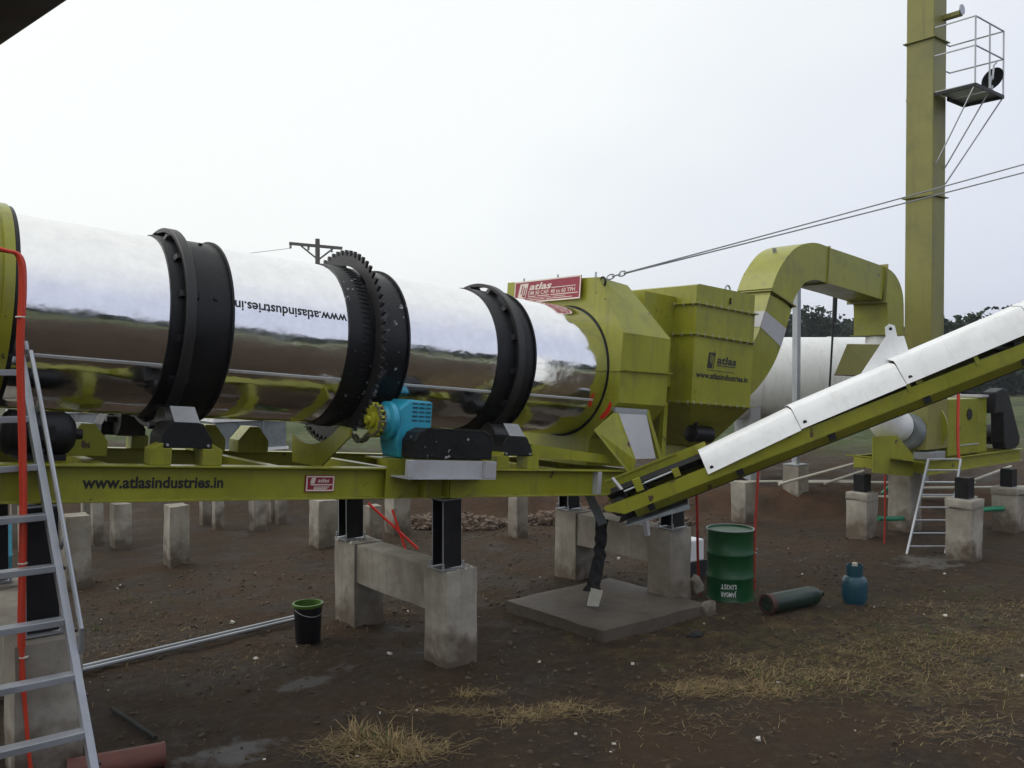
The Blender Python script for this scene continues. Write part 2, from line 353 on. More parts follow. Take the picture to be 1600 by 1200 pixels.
def text_mesh(txt, size, bold=0.0, shear=0.0, width=1.0):
    cu = bpy.data.curves.new('txt', 'FONT'); cu.body = txt; cu.size = size; cu.offset = bold; cu.shear = shear; cu.fill_mode = 'FRONT'
    cu.resolution_u = 3
    o = bpy.data.objects.new('txt', cu); col.objects.link(o)
    dg = bpy.context.evaluated_depsgraph_get(); dg.update()
    me = bpy.data.meshes.new_from_object(o.evaluated_get(dg))
    vs_ = [v.co.copy() for v in me.vertices]; fs = [tuple(p.vertices) for p in me.polygons]
    bpy.data.objects.remove(o); bpy.data.curves.remove(cu); bpy.data.meshes.remove(me)
    x0 = min(v.x for v in vs_); x1 = max(v.x for v in vs_)
    return [((v.x - x0) * width, v.y) for v in vs_], fs, (x1 - x0) * width

def lettering(name, txt, m, parent, fn, length, height, bold=0.0, shear=0.0):
    """flat print: fn maps (u in 0..length, v in 0..height) to a point"""
    vs_, fs, wd = text_mesh(txt, 1.0, bold, shear)
    y0 = 0.0; y1 = 0.72
    mb = MB(); mb.add([fn(u / wd * length, (v - y0) / (y1 - y0) * height) for u, v in vs_], fs)
    return mb.build(name, m, parent, normals=False)

# ------------------------------------------------------------------ ground
def sst(a, b, x): t = max(0, min(1, (x - a) / (b - a))); return t * t * (3 - 2 * t)
MOUNDS = [(5.0, 7.13, .34), (4.95, 8.95, .36), (1.38, 7.07, .38), (8.4, 9.0, .4), (4.35, 13.2, .3), (4.1, 15.1, .3), (6.7, 13.1, .36), (9.63, 11.7, .3), (8.2, 13.3, .36), (14.1, 7.95, .4), (13.75, 6.1, .42), (16.7, 6.65, .42), (15.3, 7.8, .42), (15.85, 10.4, .4), (13.8, 10.2, .36), (9.1, 6.98, .36), (10.04, 5.75, .2)]
def gz(x, y):
    d = 0.629 * x + 0.777 * y
    r = math.hypot(x - 8, y - 8)
    n = noise.fractal(Vector((x * 0.5, y * 0.5, 0)), 1.0, 2.0, 4) * 0.035 + noise.fractal(Vector((x * 2.5, y * 2.5, 3)), 0.9, 2.1, 3) * 0.02 + noise.fractal(Vector((x * 6, y * 6, 6)), 0.9, 2.1, 2) * 0.012
    for mx_, my_, mr_ in MOUNDS:
        q = ((x - mx_) ** 2 + (y - my_) ** 2) / (mr_ * mr_)
        if q < 6: n += 0.06 * math.exp(-q) * (0.7 + noise.noise(Vector((x * 5, y * 5, 1))))
    bank = 0.42 * sst(17.2, 18.4, d + 0.5 * noise.noise(Vector((x * 0.4, y * 0.4, 9)))) * (0.5 + 0.5 * sst(5, 11, x))
    bank *= 1 - 0.9 * sst(60, 110, r)
    k = 1 - sst(60, 140, r)
    rough = 0.10 * bank / 0.42 * noise.fractal(Vector((x * 1.3, y * 1.3, 5)), 1.0, 2.0, 3)
    return n * k - 0.01 + bank + rough

def make_ground():
    import numpy as np
    def axis(c, lim):
        a = [0.0]; st = 0.085
        while a[-1] < lim:
            if a[-1] > 6.8: st *= 1.07
            a.append(a[-1] + st)
        return [c - v for v in reversed(a[1:])] + [c + v for v in a]
    xs = axis(8.0, 900); ys = axis(8.0, 900)
    vs_ = [(x, y, gz(x, y)) for y in ys for x in xs]
    nx = len(xs)
    fs = [(j * nx + i, j * nx + i + 1, (j + 1) * nx + i + 1, (j + 1) * nx + i) for j in range(len(ys) - 1) for i in range(nx - 1)]
    me = bpy.data.meshes.new('ground'); me.from_pydata(vs_, [], fs)
    me.polygons.foreach_set('use_smooth', [True] * len(me.polygons)); me.update()
    o = bpy.data.objects.new('ground', me); col.objects.link(o); me.materials.append(M['ground']); o['kind'] = 'structure'
make_ground()
mb = MB()
pts = [(14, -26), (24, -22), (36, -19), (60, -16)]
for (a, b), (c, d) in zip(pts, pts[1:]):
    mb.add([(a, b - 2.5, 0.05), (c, d - 2.5, 0.05), (c, d + 2.5, 0.05), (a, b + 2.5, 0.05)], [(0, 1, 2, 3)])
o = bpy.data.objects.new('gravel_road', mb.mesh('gravel_road', (0, 0, 0))); col.objects.link(o); o.data.materials.append(M['gravel']); o['kind'] = 'structure'

# ------------------------------------------------------------------ dryer drum
drum = thing('dryer_drum', 'long polished mirror steel dryer drum with black riding rings and a toothed chain ring', 'dryer drum', (4.2, 0, 0), 'D')
mb = MB(); RD = 0.78
mb.lathe([(RD, s_) for s_ in (1.08, 1.7, 2.36, 3.2, 4.0, 4.8, 5.7, 6.5, 7.36)], 'x', n=160)
shell = mb.build('shell', 'mirror', drum, smooth=True)
def arc_strip(phi, s0, s1, r0, wd, hh):
    mb = MB(); a = R(phi)
    c_, s_ = -math.cos(a), math.sin(a)
    t = (s_, c_)
    P = lambda s, k, r: (s, c_ * r - s_ * k, s_ * r + c_ * k)
    mb.hexa([P(s0, -wd, r0), P(s1, -wd, r0), P(s1, wd, r0), P(s0, wd, r0)], [P(s0, -wd, r0 + hh), P(s1, -wd, r0 + hh), P(s1, wd, r0 + hh), P(s0, wd, r0 + hh)])
    return mb
for s0, s1 in ((1.1, 2.35), (2.9, 3.96), (4.62, 5.71), (6.22, 7.2)):
    arc_strip(-26.5, s0, s1, RD - 0.001, 0.011, 0.010).build('cover_seam', 'seam', shell)
rng_ = random.Random(3)
def band(s0, s1, m='black'):
    r = RD + 0.014
    mb = MB(); mb.lathe([(RD - 0.01, s0), (r, s0), (r, s1 - 0.02), (r + 0.022, s1 - 0.02), (r + 0.022, s1), (RD - 0.01, s1)], 'x', n=120, closed=True)
    return mb.build('ring_band', m, drum, smooth=True)
def riding_ring(s0, s1, sr):
    b = band(s0, s1)
    mb = MB(); ro, ri = 0.872, 0.834
    mb.lathe([(ri, sr), (ri, sr + 0.085), (ro - 0.006, sr + 0.085), (ro, sr + 0.079), (ro, sr + 0.006), (ro - 0.006, sr)], 'x', n=120, closed=True)
    ring = mb.build('riding_ring', 'tyre', drum, smooth=True)
    for k in range(14):
        a = 2 * math.pi * k / 14 + 0.15
        c_, s_ = math.cos(a), math.sin(a); tx, tz = -s_, c_
        mb = MB()
        P = lambda s, t, r: (s, c_ * r + tx * t, s_ * r + tz * t)
        mb.hexa([P(sr - 0.05, -0.03, RD + 0.01), P(sr + 0.13, -0.03, RD + 0.01), P(sr + 0.13, 0.03, RD + 0.01), P(sr - 0.05, 0.03, RD + 0.01)],
                [P(sr - 0.03, -0.025, 0.836), P(sr + 0.10, -0.025, 0.836), P(sr + 0.10, 0.025, 0.836), P(sr - 0.03, 0.025, 0.836)])
        mb.build('ring_lug', 'black', ring)
        if k % 2 == 0:
            mb = MB(); mb.hexa([P(s1 - 0.17, -0.012, RD + 0.012), P(s1 - 0.14, -0.012, RD + 0.012), P(s1 - 0.14, 0.012, RD + 0.012), P(s1 - 0.17, 0.012, RD + 0.012)],
                               [P(s1 - 0.17, -0.012, RD + 0.03), P(s1 - 0.14, -0.012, RD + 0.03), P(s1 - 0.14, 0.012, RD + 0.03), P(s1 - 0.17, 0.012, RD + 0.03)])
            mb.build('band_bolt', 'black', b)
riding_ring(2.36, 2.88, 2.46)
riding_ring(5.72, 6.22, 5.93)
gb = band(3.97, 4.62, 'black_chip')
NT = 66; RG = 0.915; TH = 0.055
poly = []
for k in range(NT):
    for f, r in ((0.0, RG), (0.30, RG), (0.42, RG + TH), (0.68, RG + TH), (0.82, RG)):
        a = 2 * math.pi * (k + f) / NT; poly.append((r, a))
n = len(poly); g0, g1 = 4.235, 4.265; RI = 0.812
vs_ = []
for s_ in (g0, g1):
    vs_ += [(s_, r * math.cos(a), r * math.sin(a)) for r, a in poly]
    vs_ += [(s_, RI * math.cos(a), RI * math.sin(a)) for r, a in poly]
fs = []
for i in range(n):
    j = (i + 1) % n
    fs += [(i, n + i, n + j, j), (2 * n + i, 2 * n + j, 3 * n + j, 3 * n + i), (i, j, 2 * n + j, 2 * n + i), (n + i, 3 * n + i, 3 * n + j, n + j)]
mb = MB(); mb.add(vs_, fs); gear = mb.build('chain_ring', 'tyre', drum)
for k in range(9):                                              # spring plates holding the ring
    a = 2 * math.pi * k / 9
    c_, s_ = math.cos(a), math.sin(a); tx, tz = -s_, c_
    P = lambda s, t, r: (s, c_ * r + tx * t, s_ * r + tz * t)
    mb = MB(); mb.hexa([P(4.268, -0.05, RD + 0.012), P(4.42, -0.05, RD + 0.012), P(4.42, 0.02, RD + 0.012), P(4.268, 0.02, RD + 0.012)],
                       [P(4.268, 0.06, 0.85), P(4.31, 0.06, 0.85), P(4.31, 0.10, 0.85), P(4.268, 0.10, 0.85)])
    mb.build('ring_bracket', 'black', gear)
# weld scallops on the band left of the ring
mb = MB()
for k in range(100):
    a = 2 * math.pi * k / 100; c_, s_ = math.cos(a), math.sin(a); tx, tz = -s_, c_
    P = lambda s, t, r: (s, c_ * r + tx * t, s_ * r + tz * t)
    mb.hexa([P(4.09, -0.013, RD + 0.012), P(4.2, -0.013, RD + 0.012), P(4.2, 0.013, RD + 0.012), P(4.09, 0.0, RD + 0.012)],
            [P(4.12, -0.01, RD + 0.022), P(4.2, -0.01, RD + 0.022), P(4.2, 0.01, RD + 0.022), P(4.12, 0.0, RD + 0.022)])
mb.build('band_edge_welds', 'black', gb)
def on_drum(u, v):          # text runs upside down along the side of the drum
    s = 3.955 - u; a = R(18.5) - v / RD
    return (s, -(RD + 0.0022) * math.cos(a), (RD + 0.0022) * math.sin(a))
lettering('lettering', 'www.atlasindustries.in', 'ink', shell, on_drum, 1.06, 0.09, bold=0.02)

# ------------------------------------------------------------------ burner end of the dryer
bh = thing('burner_housing', 'olive green round burner end hood at the left end of the mirror drum', 'burner hood', (0.6, 0, -1.1), 'D')
mb = MB(); mb.lathe([(0.62, -0.25), (0.80, -0.1), (0.80, 1.17), (0.845, 1.17), (0.845, 1.24), (0.785, 1.24), (0.785, 1.17), (0.6, 1.17)], 'x', n=96, closed=False)
mb.build('hood_shell', 'green', bh, smooth=True)
mb = MB(); mb.lathe([(0.79, 1.245), (0.83, 1.245), (0.83, 1.275), (0.79, 1.275)], 'x', n=96, closed=True); mb.build('seal_ring', 'black', bh, smooth=True)
mb = MB(); mb.box(0.1, 0.9, -0.5, 0.5, -1.12, -0.7); mb.build('saddle', 'green', bh, bev=0.01)

# ------------------------------------------------------------------ dryer chassis
ch = thing('dryer_chassis', 'olive green I-beam chassis carrying the mirror dryer drum', 'chassis', (4.2, 0, -1.40), 'D')
def ibeam(y, s0, s1, lab=None):
    b0, t0 = -1.405, -1.128
    mb = MB(); mb.box(s0, s1, y - 0.006, y + 0.006, b0 + 0.014, t0 - 0.014)
    beam = mb.build('beam_web', 'green', ch)
    mb = MB(); mb.box(s0, s1, y - 0.085, y + 0.085, t0 - 0.014, t0); mb.build('top_flange', 'green', beam, bev=0.003)
    mb = MB(); mb.box(s0, s1, y - 0.085, y + 0.085, b0, b0 + 0.014); mb.build('bottom_flange', 'green', beam, bev=0.003)
    return beam
nearb = ibeam(-1.0, -0.2, 8.6)
farb = ibeam(1.0, -0.2, 8.6)
for s_ in (0.4, 2.0, 3.45, 4.6, 5.4, 6.9, 8.2):
    mb = MB(); mb.box(s_ - 0.05, s_ + 0.05, -0.915, 0.915, -1.38, -1.16); mb.build('cross_member', 'green', ch, bev=0.004)
for s_ in (6.98,):
    mb = MB(); mb.box(s_ - 0.006, s_ + 0.05, -1.09, -1.007, -1.39, -1.142); mb.build('stiffener', 'greytray', nearb)
YW = -1.0085
lettering('lettering', 'www.atlasindustries.in', 'ink', nearb, lambda u, v: (1.745 + u, YW, -1.305 + v), 1.06, 0.088, bold=0.032)
pl = MB(); pl.box(3.52, 3.80, YW - 0.012, YW, -1.345, -1.20); plate = pl.build('name_plate', 'red', nearb, label='small red name plate on the near beam')
def frame_strip(par, s0, s1, n0, n1, y, t, m='cream'):
    mb = MB()
    mb.box(s0, s1, y - 0.003, y, n1 - t, n1); mb.box(s0, s1, y - 0.003, y, n0, n0 + t); mb.box(s0, s0 + t, y - 0.003, y, n0 + t, n1 - t); mb.box(s1 - t, s1, y - 0.003, y, n0 + t, n1 - t)
    return mb.build('border', m, par)
frame_strip(plate, 3.527, 3.793, -1.338, -1.207, YW - 0.0122, 0.012)
yy = YW - 0.0145
mb = MB(); mb.hexa([(3.565, yy, -1.272), (3.605, yy, -1.272), (3.605, yy + .001, -1.272), (3.565, yy + .001, -1.272)], [(3.578, yy, -1.222), (3.618, yy, -1.222), (3.618, yy + .001, -1.222), (3.578, yy + .001, -1.222)])
mb.box(3.57, 3.775, yy, yy + .001, -1.288, -1.277)
for i in range(3): mb.box(3.60, 3.75 - 0.02 * i, yy, yy + .001, -1.306 - i * 0.012, -1.299 - i * 0.012)
mb.build('print', 'cream', plate)
lettering('print', 'atlas', 'cream', plate, lambda u, v: (3.635 + u, yy, -1.262 + v), 0.11, 0.035, bold=0.02, shear=0.2)

# big gusset bracket for the drive
def gus(s0, s1, sb, y0=-1.10):
    mb = MB(); mb.prism([(s0, -1.045), (s1, -1.045), (s1, -1.235), (sb, -1.402), (s0, -1.402)], 'y', y0, y0 + 0.012); return mb
gus(4.27, 4.55, 4.40, -1.105).build('gusset', 'green', ch)
mb = MB(); mb.prism([(4.42, -1.40), (5.20, -1.40), (5.36, -1.202), (4.57, -1.202)], 'y', -1.045, -1.03); mb.build('gusset', 'green', ch)
mb = MB(); mb.prism([(4.95, -1.40), (5.12, -1.40), (5.36, -1.202), (4.95, -1.202)], 'y', -1.16, -1.145); mb.build('gusset', 'green', ch)
for s_ in (4.68, 4.945):
    mb = MB(); mb.box(s_ - 0.006, s_ + 0.006, -1.14, -1.046, -1.40, -1.202); mb.build('stiffener', 'green', ch)
mb = MB(); mb.box(4.27, 4.55, -1.092, -0.7, -1.058, -1.045); mb.build('deck_plate', 'green', ch)

# trunnion stations
def trunnion(s0, far=False):
    sg = 1 if far else -1
    y = sg * 1.0
    for a, b in ((s0 - 0.08, s0 + 0.075), (s0 + 0.32, s0 + 0.475)):
        mb = MB()
        outer = (a, a, a + 0.0, a + 0.06) if a < s0 + 0.1 else None
        if a < s0 + 0.1: poly = [(a, -1.126), (b, -1.126), (b, -0.995), (a + 0.085, -0.995), (a + 0.085, -0.955), (a, -1.0)]
        else: poly = [(a, -1.126), (b, -1.126), (b, -1.0), (b - 0.085, -0.955), (b - 0.085, -0.995), (a, -0.995)]
        mb.prism(poly, 'y', min(y - 0.05, y + 0.18) if not far else y - 0.13, (y + 0.13) if not far else y + 0.05)
        mb.build('bearing_block', 'green', ch, bev=0.004)
    mb = MB(); y0, y1 = (y - 0.02, y + 0.28) if not far else (y - 0.28, y + 0.02)
    mb.prism([(s0, -0.993), (s0 + 0.40, -0.993), (s0 + 0.40, -0.93), (s0 + 0.32, -0.80), (s0 + 0.28, -0.792), (s0 + 0.09, -0.792), (s0 + 0.05, -0.80), (s0, -0.90)], 'y', y0, y1)
    h = mb.build('roller_guard', 'black', ch, bev=0.008)
    yf = y0 if not far else y1
    mb = MB(); k = 0.10 * (1 if not far else -1)
    mb.hexa([(s0 + 0.085, yf - 0.004, -0.79), (s0 + 0.285, yf - 0.004, -0.79), (s0 + 0.285, yf + 0.006, -0.783), (s0 + 0.085, yf + 0.006, -0.783)],
            [(s0 + 0.075, yf + k, -0.675), (s0 + 0.272, yf + k, -0.675), (s0 + 0.272, yf + k + 0.01, -0.668), (s0 + 0.075, yf + k + 0.01, -0.668)])
    mb.build('guard_lip', 'grey', h)
    mb = MB(); mb.lathe([(0.03, -0.18), (0.03, -0.09), (0.15, -0.09), (0.155, -0.08), (0.155, 0.08), (0.15, 0.09), (0.03, 0.09), (0.03, 0.18)], 'x', c=(s0 + 0.19, y * 0.62, -0.84), n=40)
    mb.build('roller', 'tyre', ch, smooth=True)
    for ds in (0.04, 0.36):
        mb = MB(); mb.lathe([(0.012, 0), (0.012, 0.025)], 'y', c=(s0 + ds, yf - (0.022 if not far else 0.003), -0.97), n=6); mb.build('bolt', 'galv', h)
for s_ in (2.29, 5.66):
    trunnion(s_); trunnion(s_, True)
# thrust brackets and saddles on the chassis
poly = [(-0.28, -1.19), (-0.80, -0.87), (-0.82, -0.79), (-0.62, -0.775)] + [(-0.985 * math.cos(R(t)), -0.985 * math.sin(R(t))) for t in range(53, 114, 6)] + [(0.34, -1.19)]
mb = MB(); mb.prism(poly, 'x', 4.03, 4.05); mb.build('chain_guard', 'green', ch)
for s_, y_ in ((1.95, -0.1), (3.72, 0.72), (1.95, 0.75), (3.3, 0.8)):
    mb = MB(); mb.prism([(s_ - 0.16, -1.126), (s_ + 0.16, -1.126), (s_ + 0.16, -1.0), (s_ + 0.05, -0.86), (s_ - 0.05, -0.86), (s_ - 0.16, -1.0)], 'y', y_ - 0.12, y_ + 0.12); mb.build('saddle', 'green', ch, bev=0.005)
mb = MB(); mb.hexa([(6.1, -0.95, -1.0), (7.3, -0.95, -1.06), (7.3, -0.9, -1.06), (6.1, -0.9, -1.0)], [(6.1, -0.95, -0.87), (7.3, -0.95, -0.97), (7.3, -0.9, -0.97), (6.1, -0.9, -0.87)]); mb.build('side_rail', 'green', ch)
# black columns (vertical) in world frame are things of their own
def column(x, y, z0, z1, label):
    t = thing('steel_column', label, 'column', (x, y, z0), group='black steel columns under the dryer')
    mb = MB(); mb.box(x - 0.006, x + 0.006, y - 0.085, y + 0.085, z0 + 0.02, z1 - 0.015); mb.build('web', 'black', t)
    for s_ in (-1, 1):
        mb = MB(); a, b = sorted((y + s_ * 0.085, y + s_ * 0.097)); mb.box(x - 0.105, x + 0.105, a, b, z0 + 0.02, z1 - 0.015); mb.build('flange', 'black', t)
        mb = MB(); mb.box(x - 0.107, x - 0.1045, a - 0.002, b + 0.002, z0 + 0.03, z1 - 0.03); mb.build('bare_edge', 'galv', t)
        mb = MB(); mb.box(x + 0.1045, x + 0.107, a - 0.002, b + 0.002, z0 + 0.03, z1 - 0.03); mb.build('bare_edge', 'galv', t)
    mb = MB(); mb.box(x - 0.135, x + 0.135, y - 0.13, y + 0.13, z0, z0 + 0.014); mb.build('base_plate', 'galv', t)
    mb = MB(); mb.box(x - 0.12, x + 0.12, y - 0.11, y + 0.11, z1 - 0.015, z1); mb.build('cap_plate', 'grey', t)
    for dx in (-.118, .118):
        for dy in (-.112, .112):
            mb = MB(); mb.lathe([(0.012, 0), (0.012, 0.06)], 'z', c=(x + dx, y + dy, z0 + 0.012), n=6); mb.build('anchor_bolt', 'galv', t)
def beam_under(x): return 3.458 - math.tan(BETA) * x - 1.405 / math.cos(BETA)
for x, y, z0, lab in ((4.93, 7.10, 0.955, 'black steel column on the near post of the pale H-shaped concrete pier'), (4.93, 9.02, 0.955, 'black steel column on the far post of the pale H-shaped concrete pier'),
                      (1.36, 7.08, 1.0, 'black steel column behind the big aluminium ladder'), (1.36, 9.02, 1.0, 'far black steel column behind the orange cables'),
                      (8.30, 7.15, 0.955, 'short black steel column above the conveyor pier'), (8.30, 9.0, 0.955, 'short black steel column on the far post behind the conveyor tail')):
    column(x, y, z0, beam_under(x) - 0.012, lab)

bm_ = thing('blower_motor', 'black round motor on the chassis behind the big ladder', 'motor', (1.62, -0.6, -1.12), 'D')
mb = MB(); mb.lathe([(0.05, -0.30), (0.14, -0.28), (0.17, -0.25), (0.17, 0.12), (0.15, 0.16), (0.10, 0.2), (0.04, 0.21), (0.04, 0.26)], 'x', c=(1.55, -0.62, -0.93), n=32); mb.build('body', 'black', bm_, smooth=True)
mb = MB(); mb.box(1.36, 1.68, -0.76, -0.48, -1.125, -1.08); mb.build('foot', 'black', bm_)
mb = MB(); mb.box(1.44, 1.58, -0.83, -0.77, -0.98, -0.86); mb.build('terminal_box', 'black', bm_, bev=0.01)

# ------------------------------------------------------------------ drive: gearbox, chain, guard
gbx = thing('gearbox', 'bright blue gearbox carrying a small yellow sprocket', 'gearbox', (4.6, -0.85, -1.045), 'D')
mb = MB(); mb.prism([(4.46, -1.04), (4.76, -1.04), (4.80, -0.80), (4.80, -0.50), (4.54, -0.49), (4.42, -0.58), (4.42, -0.9)], 'y', -1.0, -0.68); body = mb.build('casing', 'blue', gbx, bev=0.025)
mb = MB(); mb.lathe([(0.17, 0), (0.18, -0.01), (0.18, -0.06), (0.14, -0.08), (0.12, -0.13), (0.05, -0.13)], 'x', c=(4.42, -0.86, -0.70), n=40); mb.build('bearing_cover', 'blue', gbx, smooth=True)
for i in range(5):
    for j in range(3):
        mb = MB(); mb.box(4.57 + 0.075 * j, 4.625 + 0.075 * j, -1.006, -0.999, -0.53 - 0.04 * i, -0.517 - 0.04 * i); mb.build('cooling_rib', 'gasblue', body)
mb = MB(); mb.lathe([(0.035, 0), (0.035, -0.26)], 'x', c=(4.42, -0.86, -0.70), n=20); mb.build('shaft', 'yellowgreen', gbx, smooth=True)
nt_, vsp = 16, []
poly = []
for k in range(nt_):
    for f, r in ((0, 0.125), (0.25, 0.125), (0.4, 0.165), (0.65, 0.165), (0.85, 0.125)):
        a = 2 * math.pi * (k + f) / nt_; poly.append((-0.86 + r * math.cos(a), -0.70 + r * math.sin(a)))
mb = MB(); mb.prism(poly, 'x', 4.235, 4.262); sp = mb.build('sprocket', 'yellowgreen', gbx)
mb = MB(); mb.lathe([(0.075, 0), (0.075, -0.035), (0.06, -0.04)], 'x', c=(4.235, -0.86, -0.70), n=24); mb.build('hub', 'yellowgreen', sp, smooth=True)
# chain
mb = MB()
# lower strand from underneath the ring up to the sprocket, then around the sprocket
ring = [(0.965 * math.cos(t), 0.965 * math.sin(t)) for t in [R(300) - R(58) * i / 12 for i in range(13)]]
sprk = [(-0.86 + 0.15 * math.cos(t), -0.70 + 0.15 * math.sin(t)) for t in [R(-62) - R(200) * i / 12 for i in range(13)]]
pa = ring + [(-0.62, -0.925), (-0.72, -0.88)] + sprk
def resample(p, st):
    o = [p[0]]; acc = 0
    for (a, b), (c, d) in zip(p, p[1:]):
        ln = math.hypot(c - a, d - b); k = st - acc
        while k <= ln: o.append((a + (c - a) * k / ln, b + (d - b) * k / ln)); k += st
        acc = (acc + ln) % st
    return o
rp = resample(pa, 0.05)
for i, ((a, b), (c, d)) in enumerate(zip(rp, rp[1:])):
    ofs = 0.022 if i % 2 else 0.032
    for sg in (-1, 1):
        mb.bar((4.25 + sg * ofs, a, b), (4.25 + sg * ofs, c, d), 0.026, 0.006, up=(1, 0, 0))
    mb.lathe([(0.011, -0.04), (0.011, 0.04)], 'x', c=(4.25, a, b), n=6)
mb.single('drive_chain', 'chain', 'roller chain between the small yellow sprocket and the big toothed ring', 'chain', (4.25, -0.7, -0.95), 'D')
bg_ = thing('belt_guard', 'scuffed black belt guard box standing on a pale grey tray', 'belt guard', (4.85, -1.1, -1.03), 'D')
G0, G1 = 4.41, 5.30
pg = [(G0, -1.02), (G1, -1.02), (G1, -0.86), (G1 - 0.04, -0.785), (G1 - 0.12, -0.745), (G0 + 0.13, -0.745), (G0 + 0.045, -0.785), (G0, -0.86)]
mb = MB(); mb.prism(pg, 'y', -1.32, -1.10); g1_ = mb.build('cover', 'black_chip', bg_, bev=0.012)
mb = MB(); mb.prism([(G0 + 0.005, -0.86), (G0 + 0.05, -0.788), (G0 + 0.13, -0.75), (G1 - 0.12, -0.75), (G1 - 0.045, -0.788), (G1 - 0.005, -0.86), (G1 + 0.005, -0.86), (G1 - 0.035, -0.778), (G1 - 0.118, -0.737), (G0 + 0.128, -0.737), (G0 + 0.04, -0.778), (G0 - 0.005, -0.86)], 'y', -1.332, -1.322); mb.build('rim', 'tyre', g1_)
mb = MB(); mb.lathe([(0.11, -0.28), (0.13, -0.26), (0.13, 0.22), (0.11, 0.25), (0.04, 0.25)], 'x', c=(5.02, -0.93, -0.88), n=32); mb.build('motor_body', 'black', bg_, smooth=True)
mb = MB(); mb.box(4.8, 5.2, -1.09, -0.75, -1.04, -1.0); mb.build('motor_base', 'green', bg_)
tray = thing('grey_tray', 'pale grey steel tray bolted to the chassis under the black belt guard', 'tray', (4.8, -1.1, -1.2), 'D')
mb = MB(); mb.box(4.315, 5.30, -1.40, -1.02, -1.20, -1.189); mb.build('floor_plate', 'greytray', tray)
mb = MB(); mb.box(4.37, 5.17, -1.352, -1.338, -1.188, -1.03); mb.build('front_channel', 'greytray', tray)
for a, b in ((4.315, 4.368), (5.172, 5.30)):
    mb = MB(); mb.box(a, b, -1.40, -1.338, -1.188, -1.03); mb.build('end_cleat', 'greytray', tray, bev=0.004)

# ------------------------------------------------------------------ discharge housing
hs_ = thing('discharge_housing', 'olive green angular discharge housing at the right end of the drum with a red sign', 'housing', (7.75, 0, -1.12), 'D')
front = [(1.19, 1.17), (-0.53, 1.11), (-0.985, 0.44), (-0.965, -0.36), (-0.55, -0.80), (-0.50, -1.12), (0.9, -1.12), (1.19, -0.5)]
back = [(1.19, 1.17), (-0.53, 1.11), (-1.0, 0.44), (-0.985, -0.36), (-0.55, -0.80), (-0.50, -1.12), (0.9, -1.12), (1.19, -0.5)]
# the front face with its round opening
nO = len(front); NC = 96; S0 = 7.34; S1 = 8.14
mb = MB()
circ = [(-0.80 * math.cos(2 * math.pi * k / NC), 0.80 * math.sin(2 * math.pi * k / NC)) for k in range(NC)]
# outline resampled by angle so that the ring of faces is clean
def ray_poly(poly, a):
    dx, dy = -math.cos(a), math.sin(a); best = None
    for (x1, y1), (x2, y2) in zip(poly, poly[1:] + poly[:1]):
        ex, ey = x2 - x1, y2 - y1; den = dx * ey - dy * ex
        if abs(den) < 1e-9: continue
        t = (x1 * ey - y1 * ex) / den; u = (x1 * dy - y1 * dx) / den
        if t > 0 and -1e-6 <= u <= 1 + 1e-6 and (best is None or t < best): best = t
    return (dx * best, dy * best)
angs = sorted(set([round(2 * math.pi * k / NC, 6) for k in range(NC)] + [round(math.atan2(y, -x) % (2 * math.pi), 6) for x, y in front]))
outp = [ray_poly(front, a) for a in angs]; inn = [(-0.80 * math.cos(a), 0.80 * math.sin(a)) for a in angs]
m_ = len(angs)
vs_ = [(S0, x, y) for x, y in outp] + [(S0, x, y) for x, y in inn] + [(S0 + 0.02, x, y) for x, y in outp] + [(S0 + 0.02, x, y) for x, y in inn]
fs = []
for i in range(m_):
    j = (i + 1) % m_
    fs += [(i, j, m_ + j, m_ + i), (2 * m_ + i, 3 * m_ + i, 3 * m_ + j, 2 * m_ + j), (i, 2 * m_ + i, 2 * m_ + j, j), (m_ + i, m_ + j, 3 * m_ + j, 3 * m_ + i)]
mb.add(vs_, fs); ff = mb.build('front_plate', 'green', hs_)
mb = MB()
def tubepoly(poly, s0, s1, inset=0.0):
    n = len(poly); vs_ = [(s0, x, y) for x, y in poly] + [(s1, x, y) for x, y in poly]
    return vs_, [(i, (i + 1) % n, n + (i + 1) % n, n + i) for i in range(n)] + [tuple(range(n, 2 * n))]
# chamfer leans back towards the rear as in the photograph
vs_ = [(S0 + 0.02, x, y) for x, y in front]
rear = [(S1 + 0.0, x, y) for x, y in back]; rear[0] = (S0 + 0.55, 1.19, 1.13); rear[1] = (S0 + 0.50, -0.53, 1.08)
vs_ += rear; n = len(front)
fs = [(i, (i + 1) % n, n + (i + 1) % n, n + i) for i in range(n)] + [(n + 2, n + 1, n + 0, n + 7), tuple(n + i for i in (2, 7, 6, 5, 4, 3))]
mb.add(vs_, fs); mb.build('body', 'green', hs_)
mb = MB(); mb.lathe([(0.783, 0), (0.795, 0), (0.795, 0.03), (0.783, 0.03)], 'x', c=(S0 - 0.006, 0, 0), n=96, closed=True); mb.build('seal_ring', 'black', hs_, smooth=True)
mb = MB(); mb.bar((S0 + 0.0, -1.0, 0.01), (S1 + 0.03, -1.015, 0.03), 0.05, 0.014); mb.build('rib', 'green', hs_)
mb = MB(); mb.bar((S0 - 0.008, -0.82, 0.0), (S0 - 0.008, -0.985, 0.0), 0.016, 0.014); mb.build('rib', 'green', hs_)
for y_, s_ in ((-0.45, S0 + 0.03), (0.25, S0 + 0.05), (0.9, S0 + 0.04)):
    mb = MB(); mb.lathe([(0.012, 0), (0.012, 0.07)], 'z', c=(s_, y_, 1.11 + 0.03 * (y_ > 0)), n=8); mb.build('bolt', 'galv', hs_)
mb = MB(); pts = [(S0 + 0.04, -0.56 + 0.05 * math.sin(t), 1.05 + 0.06 * math.cos(t)) for t in [R(20 * i) for i in range(19)]]; mb.tube(pts, 0.014, 8, cap=False); mb.build('lifting_eye', 'black', hs_)
